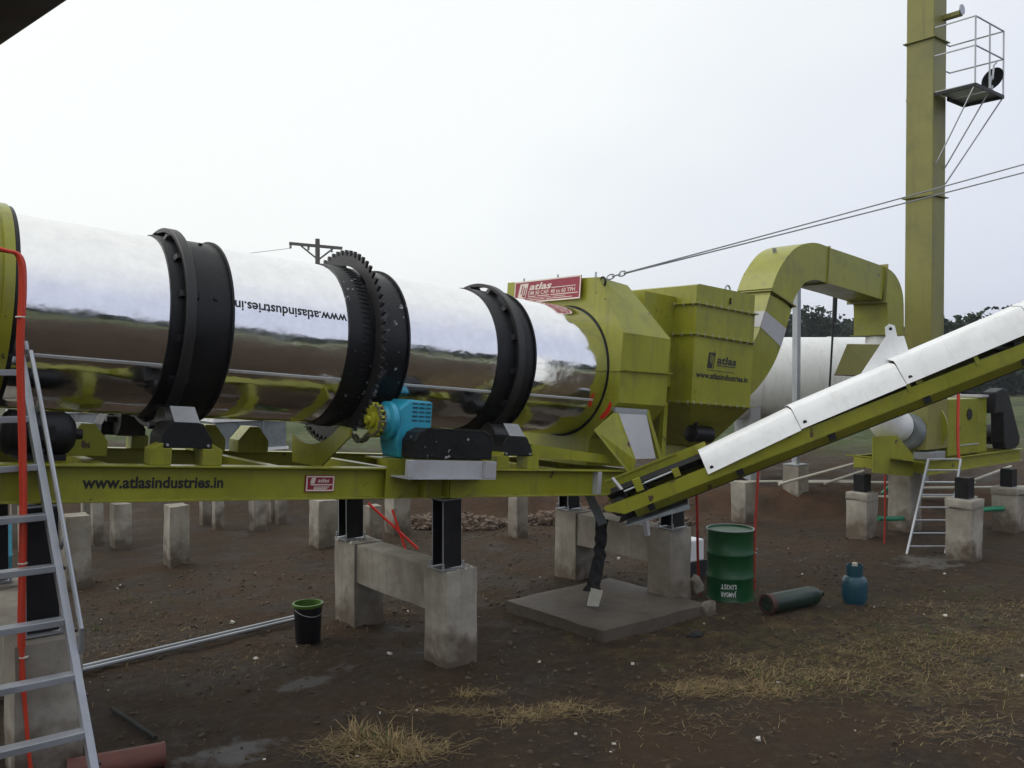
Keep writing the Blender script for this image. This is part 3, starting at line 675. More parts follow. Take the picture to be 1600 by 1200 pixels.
mb = MB(); cy_, cn_ = -0.62, -0.33; vs_ = []
for k in range(11):
    t_ = R(188 + 62 * k / 10); wq = 0.026 * (0.6 + 0.6 * math.sin(math.pi * (k + 1) / 12))
    for q in (-wq, wq): vs_.append((S0 - 0.003, cy_ + (0.235 + q) * math.cos(t_), cn_ + (0.235 + q) * math.sin(t_)))
mb.add(vs_, [(2 * k, 2 * k + 1, 2 * k + 3, 2 * k + 2) for k in range(10)])
mb.build('red_paint_mark', 'redpaint', hs_, label='short red curved paint mark')
# sign board
SX = S0 - 0.055
mb = MB(); mb.box(SX, SX + 0.012, -0.29, 0.965, 0.865, 1.15); sgn = mb.build('sign_board', 'red', hs_, bev=0.002, label='red sign board with cream lettering')
for y_ in (-0.2, 0.85):
    mb = MB(); mb.box(SX + 0.0125, S0, y_ - 0.02, y_ + 0.02, 0.9, 1.1); mb.build('sign_bracket', 'green', sgn)
mb = MB(); x = SX - 0.002
def sb(y0, y1, n0, n1): mb.box(x, x + 0.0018, min(y0, y1), max(y0, y1), n0, n1)
sb(-0.29, 0.965, 1.133, 1.15); sb(-0.29, 0.965, 0.865, 0.882); sb(-0.29, -0.272, 0.882, 1.133); sb(0.947, 0.965, 0.882, 1.133)
mb.build('border', 'cream', sgn)
U = lambda u: 0.955 - u          # reading direction runs towards -y
mb = MB(); mb.add([(x, U(0.05), 0.895), (x, U(0.21), 0.895), (x, U(0.27), 1.115), (x, U(0.11), 1.115)], [(0, 1, 2, 3)]); em = mb.build('emblem', 'cream', sgn)
x2 = x - 0.0015; mb = MB()
for u0, n0, n1 in ((0.125, 0.98, 1.095), (0.165, 0.955, 1.07), (0.205, 0.915, 1.06)):
    k = 0.06 / 0.22
    mb.add([(x2, U(u0 + (n0 - 1) * k), n0), (x2, U(u0 + 0.02 + (n0 - 1) * k), n0), (x2, U(u0 + 0.02 + (n1 - 1) * k), n1), (x2, U(u0 + (n1 - 1) * k), n1)], [(0, 1, 2, 3)])
mb.add([(x2, U(0.15), 0.945), (x2, U(0.2), 0.945), (x2, U(0.205), 0.965), (x2, U(0.155), 0.965)], [(0, 1, 2, 3)])
mb.build('emblem_stroke', 'red', em)
lettering('lettering', 'atlas', 'cream', sgn, lambda u, v: (x, U(0.29 + u), 1.028 + v), 0.43, 0.085, bold=0.025, shear=0.25)
lettering('lettering', 'DM 50 CAP. 40 to 60 TPH', 'cream', sgn, lambda u, v: (x, U(0.27 + u), 0.962 + v), 0.88, 0.05, bold=0.01)
mb = MB(); sb(U(0.72), U(1.16), 1.028, 1.036)
for i, (a, b) in enumerate(((0.27, 0.42), (0.45, 0.68), (0.71, 1.2))): sb(U(a), U(b), 0.938, 0.948)
for i, (a, b) in enumerate(((0.25, 0.48), (0.5, 0.72), (0.75, 0.98))): sb(U(a), U(b), 0.918, 0.924)
for i, (a, b) in enumerate(((0.3, 0.6), (0.63, 1.1))): sb(U(a), U(b), 0.896, 0.904)
mb.build('small_print', 'cream', sgn)
# discharge chute
chu = thing('discharge_chute', 'open olive chute with a bare white liner plate dropping onto the conveyor', 'chute', (7.5, -1.15, -1.15), 'D')
mb = MB(); mb.hexa([(7.28, -1.0, -0.44), (7.76, -1.0, -0.42), (7.76, -1.012, -0.43), (7.28, -1.012, -0.45)], [(7.42, -1.16, -0.985), (7.80, -1.16, -0.97), (7.80, -1.172, -0.975), (7.42, -1.172, -0.99)]); mb.build('liner_plate', 'greytray', chu)
mb = MB(); mb.box(7.24, 7.79, -1.03, -0.985, -0.475, -0.42); mb.build('hinge_strip', 'galv', chu)
mb = MB(); mb.hexa([(7.24, -1.0, -0.45), (7.255, -1.0, -0.45), (7.085, -0.97, -0.68), (7.07, -0.97, -0.68)], [(7.40, -1.30, -0.55), (7.415, -1.30, -0.55), (7.45, -1.3, -1.16), (7.435, -1.3, -1.16)])
mb = MB(); mb.add([(7.27, -1.02, -0.45), (7.0, -0.95, -0.69), (7.40, -1.2, -1.20), (7.41, -1.22, -1.0)] + [(7.285, -1.02, -0.45), (7.015, -0.95, -0.69), (7.415, -1.2, -1.20), (7.425, -1.22, -1.0)], [(0, 1, 2, 3), (7, 6, 5, 4), (0, 4, 5, 1), (1, 5, 6, 2), (2, 6, 7, 3), (3, 7, 4, 0)])
mb.build('cheek_plate', 'green', chu)
mb = MB(); mb.bar((7.79, -1.01, -0.43), (7.96, -1.26, -1.30), 0.05, 0.035); mb.build('cheek_frame', 'green', chu)
mb = MB(); mb.hexa([(7.80, -0.99, -0.43), (7.812, -0.99, -0.43), (7.84, -0.9, -0.75), (7.828, -0.9, -0.75)], [(7.86, -1.13, -0.85), (7.872, -1.13, -0.85), (7.87, -1.13, -0.98), (7.858, -1.13, -0.98)]); mb.build('cheek_plate', 'green', chu)

# ------------------------------------------------------------------ dust hopper
hp = thing('dust_hopper', 'tall olive green box hopper with a black logo and web address on its side', 'hopper', (9.3, 0, -1.1), 'D')
a0, a1, y0, y1 = 8.70, 9.90, -0.90, 0.90
mb = MB(); mb.box(a0, a1, y0, y1, -0.28, 0.56); mb.build('lower_case', 'green', hp)
mb = MB(); mb.box(a0 - 0.002, a1 + 0.002, y0 - 0.002, y1 + 0.002, 0.575, 0.945); mb.build('middle_case', 'green', hp)
mb = MB(); mb.prism([(a0, 0.96), (a1, 0.96), (a1, 1.21), (a0 + 0.05, 1.20), (a0, 1.18)], 'y', y0 + 0.01, y1 - 0.01); mb.build('upper_case', 'green', hp)
for n_ in (0.567, 0.952, -0.288):
    mb = MB(); mb.box(a0 - 0.045, a1 + 0.03, y0 - 0.045, y1 + 0.045, n_ - 0.0075, n_ + 0.0075); mb.build('flange', 'green', hp)
mb = MB(); mb.hexa([(9.45, -0.28, -0.85), (9.85, -0.28, -0.85), (9.85, 0.28, -0.85), (9.45, 0.28, -0.85)], [(a0, y0, -0.296), (a1, y0, -0.296), (a1, y1, -0.296), (a0, y1, -0.296)]); mb.build('cone', 'green', hp)
mb = MB(); mb.box(9.5, 9.8, -0.22, 0.22, -1.1, -0.852); mb.build('outlet_valve', 'green', hp, bev=0.01)
mb = MB(); mb.box(8.13, a0 - 0.002, -0.55, 0.75, -0.1, 1.05); mb.build('inlet_throat', 'green', hp)
mb = MB(); mb.box(8.55, 8.62, -0.6, -0.53, -1.12, -0.3); mb.build('leg', 'green', hp)
for s_, y_ in ((9.35, -0.86), (9.05, 0.6)):
    mb = MB(); mb.tube([(s_ + 0.05 * math.cos(t), y_, 1.21 + 0.055 * math.sin(t)) for t in [R(18 * i) for i in range(11)]], 0.012, 8); mb.build('lifting_eye', 'galv', hp)
mb = MB(); mb.box(9.36, 9.375, y0 - 0.012, y0 + 0.005, 1.02, 1.10); mb.build('bracket', 'black', hp)
YF = y0 - 0.003
lettering('lettering', 'www.atlasindustries.in', 'ink', hp, lambda u, v: (8.76 + u, YF, 0.035 - 0.0 * u + v), 1.06, 0.075, bold=0.03)
lettering('lettering', 'atlas', 'ink', hp, lambda u, v: (9.16 + u, YF, 0.235 + v), 0.40, 0.10, bold=0.03, shear=0.1)
mb = MB(); mb.add([(8.965, YF, 0.165), (9.10, YF, 0.165), (9.13, YF, 0.365), (8.995, YF, 0.365)], [(0, 1, 2, 3)]); em = mb.build('emblem', 'ink', hp)
mb = MB(); Y2 = YF - 0.002
for u0, n0, n1 in ((9.015, 0.25, 0.345), (9.045, 0.225, 0.335), (9.078, 0.175, 0.32)):
    k = 0.15; mb.add([(u0 + (n0 - .25) * k, Y2, n0), (u0 + 0.014 + (n0 - .25) * k, Y2, n0), (u0 + 0.014 + (n1 - .25) * k, Y2, n1), (u0 + (n1 - .25) * k, Y2, n1)], [(0, 1, 2, 3)])
mb.build('emblem_stroke', 'green', em)
mb = MB(); mb.box(9.16, 9.54, Y2, YF, 0.205, 0.217); mb.box(8.97, 9.53, Y2, YF, 0.138, 0.144); mb.build('small_print', 'ink', hp)
mb = MB(); mb.lathe([(0.05, -0.2), (0.11, -0.18), (0.11, 0.18), (0.05, 0.2)], 'x', c=(9.25, -0.62, -0.68), n=24); mb.lathe([(0.03, 0), (0.03, 0.14)], 'z', c=(9.15, -0.62, -0.60), n=8); mb.build('valve_motor', 'black', hp, smooth=True)

mb = MB()
for n_ in (0.567, 0.952, -0.288):
    for i in range(9): mb.lathe([(0.011, -0.02), (0.011, 0.02)], 'z', c=(a0 + 0.02 + 0.145 * i, y0 - 0.028, n_), n=6)
    for i in range(12): mb.lathe([(0.011, -0.02), (0.011, 0.02)], 'z', c=(a0 - 0.028, y0 + 0.03 + 0.15 * i, n_), n=6)
mb.build('flange_bolts', 'galv', hp)['kind'] = 'stuff'

# ------------------------------------------------------------------ exhaust duct
def smooth_path(ctrl, n=8):
    out = []
    P = [ctrl[0]] + ctrl + [ctrl[-1]]
    for i in range(1, len(P) - 2):
        p0, p1, p2, p3 = [Vector(q) for q in P[i - 1:i + 3]]
        for k in range(n):
            t = k / n
            out.append(0.5 * ((2 * p1) + (p2 - p0) * t + (2 * p0 - 5 * p1 + 4 * p2 - p3) * t * t + (3 * p1 - p0 - 3 * p2 + p3) * t ** 3))
    out.append(Vector(ctrl[-1])); return out
DY0, DY1 = 7.5, 8.1
duct = thing('exhaust_duct', 'olive rectangular exhaust duct arching from the hopper over to the stack', 'duct', (9.9, 7.8, 2.2))
def duct_seg(pts, wd, name, m='green'):
    """pts: (x, z) centre line; rectangular section"""
    mb = MB(); n = len(pts); vs_ = []
    for i, p in enumerate(pts):
        d = (pts[min(i + 1, n - 1)] - pts[max(i - 1, 0)]).normalized(); q = Vector((-d.y, d.x))
        a = p + q * wd / 2; b = p - q * wd / 2
        vs_ += [(a.x, DY0, a.y), (a.x, DY1, a.y), (b.x, DY1, b.y), (b.x, DY0, b.y)]
    fs = [(4 * i + k, 4 * i + (k + 1) % 4, 4 * i + 4 + (k + 1) % 4, 4 * i + 4 + k) for i in range(n - 1) for k in range(4)] + [(0, 3, 2, 1), (4 * n - 4, 4 * n - 3, 4 * n - 2, 4 * n - 1)]
    mb.add(vs_, fs); o = mb.build(name, m, duct, smooth=True); return o
def duct_flange(p, d, wd, t=0.018, e=0.045):
    d = Vector(d).normalized(); q = Vector((-d.y, d.x)); p = Vector(p)
    mb = MB(); c = []
    for s_ in (-t / 2, t / 2):
        for u, y in ((wd / 2 + e, DY0 - e), (wd / 2 + e, DY1 + e), (-wd / 2 - e, DY1 + e), (-wd / 2 - e, DY0 - e)):
            k = p + q * u + d * s_; c.append((k.x, y, k.y))
    mb.hexa(c[:4], c[4:]); mb.build('flange', 'green_dull', duct)
low = smooth_path([(9.80, 2.62), (10.30, 2.82), (10.72, 3.20), (11.02, 3.78), (11.07, 3.90)], 8)
seg = duct_seg(low, 0.56, 'riser')
d1 = (low[-1] - low[-2]).normalized()
k_ = Vector((11.07, 3.90)); 
up = smooth_path([(11.07, 3.90), (11.22, 4.14), (11.52, 4.40), (11.90, 4.50), (12.25, 4.47)], 8)
eb = duct_seg([Vector((11.07, 3.90))] + up[1:], 0.55, 'elbow')
run = [Vector((12.25, 4.47)), Vector((13.1, 4.385)), Vector((13.95, 4.29))]
duct_seg(run, 0.545, 'run')
dn = smooth_path([(13.95, 4.29), (14.16, 4.22), (14.30, 4.06), (14.33, 3.75), (14.33, 3.45)], 8)
duct_seg(dn, 0.545, 'drop_elbow')
duct_flange((11.07, 3.90), d1, 0.55); duct_flange((12.27, 4.468), (1, -0.1), 0.545, e=0.02); duct_flange((13.95, 4.29), (1, -0.11), 0.545); duct_flange((14.33, 3.45), (0, 1), 0.545)
# pale primer band on the riser
mb = MB()
pA, pB = low[17], low[20]
for (p, pn) in ((low[18], low[20]),):
    i0, i1 = 18, 21
    def edge(i):
        d = (low[i + 1] - low[i - 1]).normalized(); q = Vector((-d.y, d.x)); a = low[i] + q * 0.283; b = low[i] - q * 0.283
        return a, b
    a0_, b0_ = edge(i0); a1_, b1_ = edge(i1)
    mb.add([(a0_.x, DY0 - 0.004, a0_.y), (b0_.x, DY0 - 0.004, b0_.y), (b1_.x, DY0 - 0.004, b1_.y), (a1_.x, DY0 - 0.004, a1_.y),
            (a0_.x - 0.003, DY1, a0_.y), (a1_.x - 0.003, DY1, a1_.y), (a0_.x - 0.003, DY0, a0_.y), (a1_.x - 0.003, DY0, a1_.y)], [(0, 1, 2, 3), (4, 6, 7, 5)])
mb.build('primer_band', 'greytray', duct)
for x_, z_ in ((11.35, 4.56),):
    mb = MB(); mb.bar((x_, 7.8, z_ - 0.02), (x_ - 0.03, 7.8, z_ + 0.12), 0.06, 0.015); mb.build('lifting_lug', 'galv', duct)
mb = MB(); mb.box(12.42, 12.52, 7.7, 7.8, 4.72, 4.79); mb.box(12.36, 12.58, 7.74, 7.76, 4.76, 4.775); mb.build('lifting_lug', 'galv', duct)
# supports below the duct
p = thing('duct_post', 'grey galvanised post holding up the bend of the exhaust duct', 'post', (15.86, 10.39, 0.9))
mb = MB(); mb.box(15.80, 15.92, 10.33, 10.45, 0.9, 4.80); mb.build('shaft', 'galv', p, bev=0.005)
mb = MB(); mb.bar((15.86, 10.33, 4.74), (13.3, 8.08, 4.50), 0.08, 0.08); mb.build('arm', 'galv', p)
mb = MB(); mb.box(15.68, 16.04, 10.21, 10.57, 0.93, 0.95); mb.build('base_plate', 'galv', p)
p = thing('duct_tie_rod', 'thin dark tie rod with a turnbuckle below the exhaust duct', 'tie rod', (16.66, 10.09, 2.2))
mb = MB(); mb.tube([(16.62, 10.12, 2.2), (16.74, 10.05, 4.75)], 0.022, 8); mb.build('rod', 'black', p, smooth=True)
mb = MB(); mb.tube([(16.715, 10.065, 3.85), (16.735, 10.053, 4.5)], 0.048, 8); mb.build('turnbuckle', 'black', p, smooth=True)
mb = MB(); mb.bar((16.74, 10.05, 4.72), (13.85, 8.08, 4.42), 0.06, 0.06); mb.build('arm', 'black', p)

# ------------------------------------------------------------------ stack
st = thing('chimney_stack', 'tall square olive chimney stack with bolted flanges and step rungs', 'chimney', (15.45, 7.56, 1.3))
SXa, SXb, SYa, SYb = 15.20, 15.66, 7.32, 7.80
for z0, z1 in ((3.20, 5.86), (5.875, 8.55), (8.565, 11.2)):
    mb = MB(); mb.box(SXa, SXb, SYa, SYb, z0, z1); mb.build('stack_section', 'green_dull', st, bev=0.012)
for z_ in (3.19, 5.8675, 8.5575):
    mb = MB(); mb.box(SXa - 0.045, SXb + 0.045, SYa - 0.045, SYb + 0.045, z_ - 0.0075, z_ + 0.0075); mb.build('flange', 'green_dull', st)
mb = MB(); mb.hexa([(15.0, 7.3, 1.5), (15.9, 7.3, 1.5), (15.9, 8.2, 1.5), (15.0, 8.2, 1.5)], [(SXa, SYa, 3.18), (SXb, SYa, 3.18), (SXb, SYb, 3.18), (SXa, SYb, 3.18)]); mb.build('transition', 'green_dull', st)
for i in range(17):
    z = 3.55 + i * 0.42
    if 7.4 < z < 8.0: continue
    mb = MB(); xr = SXb + 0.001; yc = SYa + 0.12
    mb.tube([(xr - 0.02, yc, z), (xr + 0.10, yc, z), (xr + 0.10, yc + 0.28, z), (xr - 0.02, yc + 0.28, z)], 0.011, 6); mb.build('step_rung', 'green_dull', st)
mb = MB(); mb.box(SXb - 0.15, SXb - 0.02, SYa - 0.28, SYa, 8.93, 9.0); mb.build('spout', 'green_dull', st)
mb = MB(); mb.lathe([(0.09, 0), (0.09, -0.02)], 'y', c=(SXb - 0.08, SYa - 0.285, 9.02), n=20); mb.build('spout_flange', 'galv', st)
# platform
PX0, PX1, PY0, PY1, PZ = 15.22, 16.30, 6.64, 7.31, 7.61
pf = thing('stack_platform', 'small railed steel platform high on the chimney stack', 'platform', (15.5, 7.0, PZ))
for a, b in ((PX0, PX0 + 0.6), (PX0 + 0.63, PX1)):
    mb = MB(); mb.box(a, b, PY0, PY1 - 0.01, PZ, PZ + 0.012); mb.build('deck_panel', 'galv', pf)
def rod(par, a, b, r=0.014, m='galv', name='rail'):
    mb = MB(); mb.tube([a, b], r, 6); return mb.build(name, m, par, smooth=True)
for z in (PZ + 0.62, PZ + 1.1):
    rod(pf, (PX0, PY0, z), (PX1, PY0, z)); rod(pf, (PX0, PY0, z), (PX0, PY1, z)); rod(pf, (PX1, PY0, z), (PX1, 7.56, z)); rod(pf, (PX1, 7.56, z), (SXb - 0.02, 7.56, z))
for x_ in (PX0, (PX0 + PX1) / 2, PX1): rod(pf, (x_, PY0, PZ), (x_, PY0, PZ + 1.1), name='post')
mb = MB(); mb.box(PX0, PX1, PY0 - 0.02, PY0 + 0.0, PZ - 0.06, PZ - 0.001); mb.build('edge_angle', 'black', pf)
mb = MB(); mb.box(PX1 - 0.03, PX1, PY0, PY1 - 0.03, PZ - 0.06, PZ - 0.001); mb.build('edge_angle', 'black', pf)
mb = MB(); mb.box(SXb + 0.002, PX1, PY1 - 0.03, PY1, PZ - 0.06, PZ - 0.001); mb.build('edge_angle', 'black', pf)
mb = MB(); mb.box(PX0, PX0 + 0.03, PY0, PY1 + 0.5, PZ - 0.06, PZ - 0.001); mb.build('edge_angle', 'black', pf)
for x_, x2_ in ((PX0, PX0 + 0.05), ((PX0 + PX1) / 2, SXb - 0.05), (PX1, SXb)):
    rod(pf, (x_, PY0 + 0.02, PZ - 0.06), (x2_, SYa, PZ - 1.25 - 0.25 * (x_ > 16)), 0.013, name='brace')
lm = thing('dish_lamp', 'round dark dish lamp standing on the stack platform', 'lamp', (16.12, 6.75, PZ))
mb = MB(); mb.tube([(16.12, 6.75, PZ + 0.012), (16.12, 6.75, PZ + 0.16)], 0.02, 8); mb.build('stand', 'galv', lm)
mb = MB(); n = 32; prof = [(0.02, 0.10), (0.12, 0.07), (0.19, 0.0), (0.20, -0.01), (0.185, 0.0), (0.11, 0.055), (0.0001, 0.075)]
mb.lathe(prof, 'y', n=n); nv_ = (-0.74 * Vector((math.sin(R(39)), math.cos(R(39)), 0)) + 0.20 * Vector((math.cos(R(39)), -math.sin(R(39)), 0)) - 0.62 * Vector((0, 0, 1))).normalized(); rot = Vector((0, -1, 0)).rotation_difference(nv_).to_matrix(); mb.v = [tuple(rot @ Vector(v) + Vector((16.12, 6.75, PZ + 0.28))) for v in mb.v]
ds = mb.build('reflector', 'grey', lm, smooth=True)
ds.data.materials[0] = M['black']
mb = MB(); mb.lathe([(0.0001, -0.02), (0.035, 0.0), (0.035, 0.06), (0.02, 0.08)], 'y', n=14); mb.v = [tuple(rot @ Vector(v) + Vector((16.12, 6.75, PZ + 0.28))) for v in mb.v]; mb.build('bulb', 'white', lm, smooth=True)
mb = MB(); mb.tube([(15.75, 6.63, PZ + 0.012), (15.8, 6.64, PZ + 0.2), (15.9, 6.65, PZ + 0.22), (15.95, 6.65, PZ + 0.45), (16.02, 6.64, PZ + 0.5)], 0.016, 6); mb.single('loose_cable', 'galv', 'grey cable draped over the platform rail beside the dish lamp', 'cable', (15.8, 6.64, PZ), smooth=True)

# ------------------------------------------------------------------ guy wires
def wire(a, b, r, label, sag=0.0, group=None, m='grey', n=24, name='guy_wire', cat='wire'):
    a = Vector(a); b = Vector(b); pts = [a.lerp(b, i / n) - Vector((0, 0, sag * 4 * (i / n) * (1 - i / n))) for i in range(n + 1)]
    mb = MB(); mb.tube(pts, r, 6); return mb.single(name, m, label, cat, a, smooth=True, group=group)
eye = DO + DR @ Vector((7.47, -0.56, 1.12))
e1 = Vector((12.43, 4.80, 5.56)); e2 = Vector((12.43, 4.80, 5.455))
hook = eye + (e1 - eye) * 0.035
wire(hook, eye + (e1 - eye) * 1.7, 0.0085, 'upper strand of the twin steel guy wire running up to the right', 0.02, 'guy wire strands')
wire(hook - Vector((0, 0, 0.006)), eye + (e2 - eye) * 1.7, 0.0085, 'lower strand of the twin steel guy wire running up to the right', 0.02, 'guy wire strands')
tb = thing('wire_shackle', 'small shackle and turnbuckle joining the guy wires to the housing corner', 'shackle', eye)
dv = (e1 - eye).normalized()
for k in range(4):
    c_ = eye + dv * (0.03 + 0.075 * k); sd = dv.cross(Vector((0, 0, 1))).normalized() if k % 2 else Vector((0, 0, 1)); mb = MB()
    mb.tube([c_ + dv * 0.05 * math.cos(t) + sd * 0.028 * math.sin(t) for t in [R(30 * i) for i in range(13)]], 0.009, 6, cap=False); mb.build('link', 'galv', tb, smooth=True)

# ------------------------------------------------------------------ conveyor
cv = thing('belt_conveyor', 'inclined olive belt conveyor with white hoods rising to the right', 'conveyor', (1.0, 0.3, -0.2), 'C')
LC = 6.6
def channel(b, sg):
    mb = MB(); b0, b1 = sorted((b, b + sg * 0.008)); mb.prism([(0.22, 0.0), (LC, 0.0), (LC, 0.135), (0.05, 0.135), (0.05, 0.10)], 'y', b0, b1); w_ = mb.build('side_channel', 'green', cv)
    for c0 in (0.0, 0.127):
        mb = MB(); f0, f1 = sorted((b + sg * 0.009, b + sg * 0.065)); mb.box(0.22 if c0 == 0 else 0.05, LC, f0, f1, c0, c0 + 0.008); mb.build('channel_lip', 'green', w_)
    return w_
nc = channel(0.0, 1); fc = channel(0.62, -1)
mb = MB(); mb.box(0.02, LC, 0.10, 0.52, 0.185, 0.195); 
mb = MB(); mb.add([(0.12, 0.06, 0.235), (LC, 0.06, 0.235), (LC, 0.18, 0.17), (0.12, 0.18, 0.17), (LC, 0.44, 0.17), (0.12, 0.44, 0.17), (LC, 0.56, 0.235), (0.12, 0.56, 0.235)], [(0, 1, 2, 3), (3, 2, 4, 5), (5, 4, 6, 7)])
belt = mb.build('belt', 'rubber', cv)
mb = MB(); mb.box(0.12, LC, 0.12, 0.55, -0.085, -0.075); mb.build('return_belt', 'rubber', cv)
for i in range(7):
    a = 0.5 + i * 0.95
    mb = MB(); mb.lathe([(0.045, 0.08), (0.045, 0.54)], 'y', c=(a, 0, -0.03), n=14); mb.build('return_idler', 'tyre', cv, smooth=True)
    for b in (0.012, 0.608):
        mb = MB(); mb.box(a - 0.035, a + 0.035, b - 0.004, b + 0.004, -0.07, -0.001); mb.build('idler_hanger', 'black', cv)
    mb = MB(); mb.box(a - 0.03, a + 0.03, 0.02, 0.06, 0.137, 0.175 if a > 1.1 else 0.235); mb.build('idler_bracket', 'green' if i % 2 else 'black', cv)
    mb = MB(); mb.lathe([(0.05, 0.1), (0.05, 0.52)], 'y', c=(a, 0, 0.115), n=14); mb.build('carry_idler', 'black', cv, smooth=True)
mb = MB(); mb.lathe([(0.02, 0.02), (0.02, 0.06), (0.10, 0.06), (0.10, 0.56), (0.02, 0.56), (0.02, 0.6)], 'y', c=(0.20, 0, 0.075), n=32); mb.build('tail_pulley', 'tyre', cv, smooth=True)
mb = MB(); mb.box(0.55, LC, 0.12, 0.57, -0.105, -0.098); mb.build('lower_pan', 'black', cv)
mb = MB(); mb.hexa([(0.32, 0.02, -0.012), (LC, 0.02, -0.012), (LC, 0.12, -0.095), (0.32, 0.12, -0.095)], [(0.32, 0.02, -0.002), (LC, 0.02, -0.002), (LC, 0.13, -0.088), (0.32, 0.13, -0.088)]); mb.build('lower_side_plate', 'green', cv)
for a0_, a1_, dc0, dc1, dl, hk in ((1.15, 2.15, 0.07, 0.14, 0, 1.1), (2.155, 3.22, 0.15, 0.175, 0.0, 1.16), (3.225, 4.48, 0.18, 0.21, 0.0, 1.3), (4.485, 5.5, 0.215, 0.225, 0.0, 1.3), (5.505, 6.6, 0.23, 0.23, 0.0, 1.3)):
    prof = [(-0.04, 0.0), (0.005, 0.085), (0.055, 0.17), (0.085, 0.19), (0.31, 0.205), (0.535, 0.19), (0.565, 0.17), (0.615, 0.085), (0.66, 0.0)]
    prof = [(b, c * hk) for b, c in prof]
    mb = MB(); t = 0.004; vs_ = []
    inner = [(0.31 + (b - 0.31) * 0.985, c - 0.004 if c > 0.05 else c) for b, c in prof]
    for a, dc in ((a0_, dc0), (a1_, dc1)):
        vs_ += [(a, b, c + dc + dl) for b, c in prof] + [(a, b, c + dc + dl) for b, c in inner]
    n = len(prof); fs = []
    for i in range(n - 1):
        fs += [(i, i + 1, 2 * n + i + 1, 2 * n + i), (n + i + 1, n + i, 3 * n + i, 3 * n + i + 1), (i + 1, i, n + i, n + i + 1), (2 * n + i, 2 * n + i + 1, 3 * n + i + 1, 3 * n + i)]
    fs += [(0, 2 * n, 3 * n, n), (n - 1, 2 * n - 1, 4 * n - 1, 3 * n - 1)]
    mb.add(vs_, fs); h = mb.build('hood_panel', 'white', cv, smooth=True)
    mb = MB(); mb.lathe([(0.02, -0.035), (0.02, -0.02)], 'y', c=(a0_ + 0.06, 0.012, dc0 + dl + 0.05), n=8); mb.build('hood_bolt', 'tyre', h)
for a in (3.235, 3.9, 5.0):
    mb = MB(); mb.box(a - 0.02, a + 0.02, -0.012, -0.004, 0.10, 0.185); mb.build('hood_stay', 'green', cv)
# white gusset with eye on the hood
mb = MB(); pl_ = [(2.93, 0.40), (3.30, 0.66), (3.33, 0.75), (3.38, 0.765), (3.42, 0.73), (3.40, 0.62), (3.46, 0.60), (3.44, 0.42)]
mb.prism(pl_, 'y', 0.30, 0.312); gs_ = mb.build('lifting_gusset', 'white', cv)
mb = MB(); mb.lathe([(0.016, 0.2975), (0.016, 0.3145)], 'y', c=(3.37, 0, 0.715), n=12); mb.build('eye_hole', 'black', gs_)
# skirt boards and loading frame at the tail
mb = MB(); mb.box(0.1, 1.25, 0.605, 0.617, 0.16, 0.33); mb.build('skirt_board', 'green', cv)
mb = MB(); mb.box(0.1, 0.92, 0.585, 0.604, 0.315, 0.335); mb.build('skirt_rail', 'green', cv)
mb = MB(); mb.bar((0.28, 0.30, 0.13), (0.20, 0.45, 0.34), 0.03, 0.03); mb.build('frame_leg', 'greytray', cv)
mb = MB(); mb.box(0.42, 0.50, -0.002, 0.06, 0.156, 0.29); mb.build('take_up_bracket', 'green', cv, bev=0.004)
mb = MB(); mb.tube([(0.3, 0.03, 0.21), (0.86, 0.03, 0.22)], 0.012, 8); mb.build('take_up_screw', 'galv', cv)
mb = MB(); mb.box(0.83, 0.90, -0.005, 0.06, 0.156, 0.24); mb.build('take_up_bracket', 'green', cv)
mb = MB(); mb.hexa([(0.18, 0.04, -0.13), (0.85, 0.04, -0.20), (0.85, 0.60, -0.20), (0.18, 0.60, -0.13)], [(0.18, 0.04, -0.12), (0.85, 0.04, -0.15), (0.85, 0.60, -0.15), (0.18, 0.60, -0.12)]); mb.build('tail_pan', 'bluegrey', cv)
def Cw(a, b, c): return CA + CR @ Vector((a, b, c))
# conveyor legs (out to the right they stand on the ground)
for a in (6.3,):
    for b in (0.05, 0.57):
        p_ = Cw(a, b, 0.0); q = CR.transposed() @ (Vector((p_.x, p_.y, -0.05)) - CA)
        mb = MB(); mb.bar((a, b, 0.0), tuple(q), 0.08, 0.08); mb.build('leg', 'green', cv)

# ------------------------------------------------------------------ fan set behind the conveyor
sk = thing('fan_skid', 'olive green steel skid frame carrying the exhaust fan on concrete posts', 'skid', (16.5, 7.9, 1.1))
for y_ in (7.2, 8.5):
    mb = MB(); mb.box(14.8, 18.6, y_, y_ + 0.012, 1.112, 1.32); mb.build('side_channel', 'green', sk)
    for z_ in (1.1, 1.3205): mb = MB(); mb.box(14.8, 18.6, y_ - 0.06, y_ + 0.012, z_, z_ + 0.0115); mb.build('channel_lip', 'green', sk)
for x_ in (14.79, 15.9, 17.2, 18.55):
    mb = MB(); mb.box(x_, x_ + 0.012, 7.213, 8.499, 1.12, 1.31); mb.build('cross_member', 'green', sk)
mb = MB(); mb.prism([(13.45, 1.22), (14.77, 1.05), (14.77, 1.42), (14.2, 1.78), (13.45, 1.80)], 'y', 7.40, 7.42); mb.build('side_gusset', 'green', sk)
mb = MB(); mb.hexa([(14.0, 7.2, 1.40), (14.75, 7.2, 1.30), (14.75, 8.2, 1.30), (14.0, 8.2, 1.40)], [(14.0, 7.2, 1.42), (14.75, 7.2, 1.32), (14.75, 8.2, 1.32), (14.0, 8.2, 1.42)]); mb.build('deck_plate', 'green', sk)
fn = thing('exhaust_fan', 'exhaust fan with white inlet pipe, grey casing and olive bearing box', 'fan', (15.8, 7.75, 1.33))
pts = smooth_path([(14.33, 3.43), (14.33, 2.6), (14.35, 2.15), (14.5, 1.95), (14.85, 1.9)], 8)
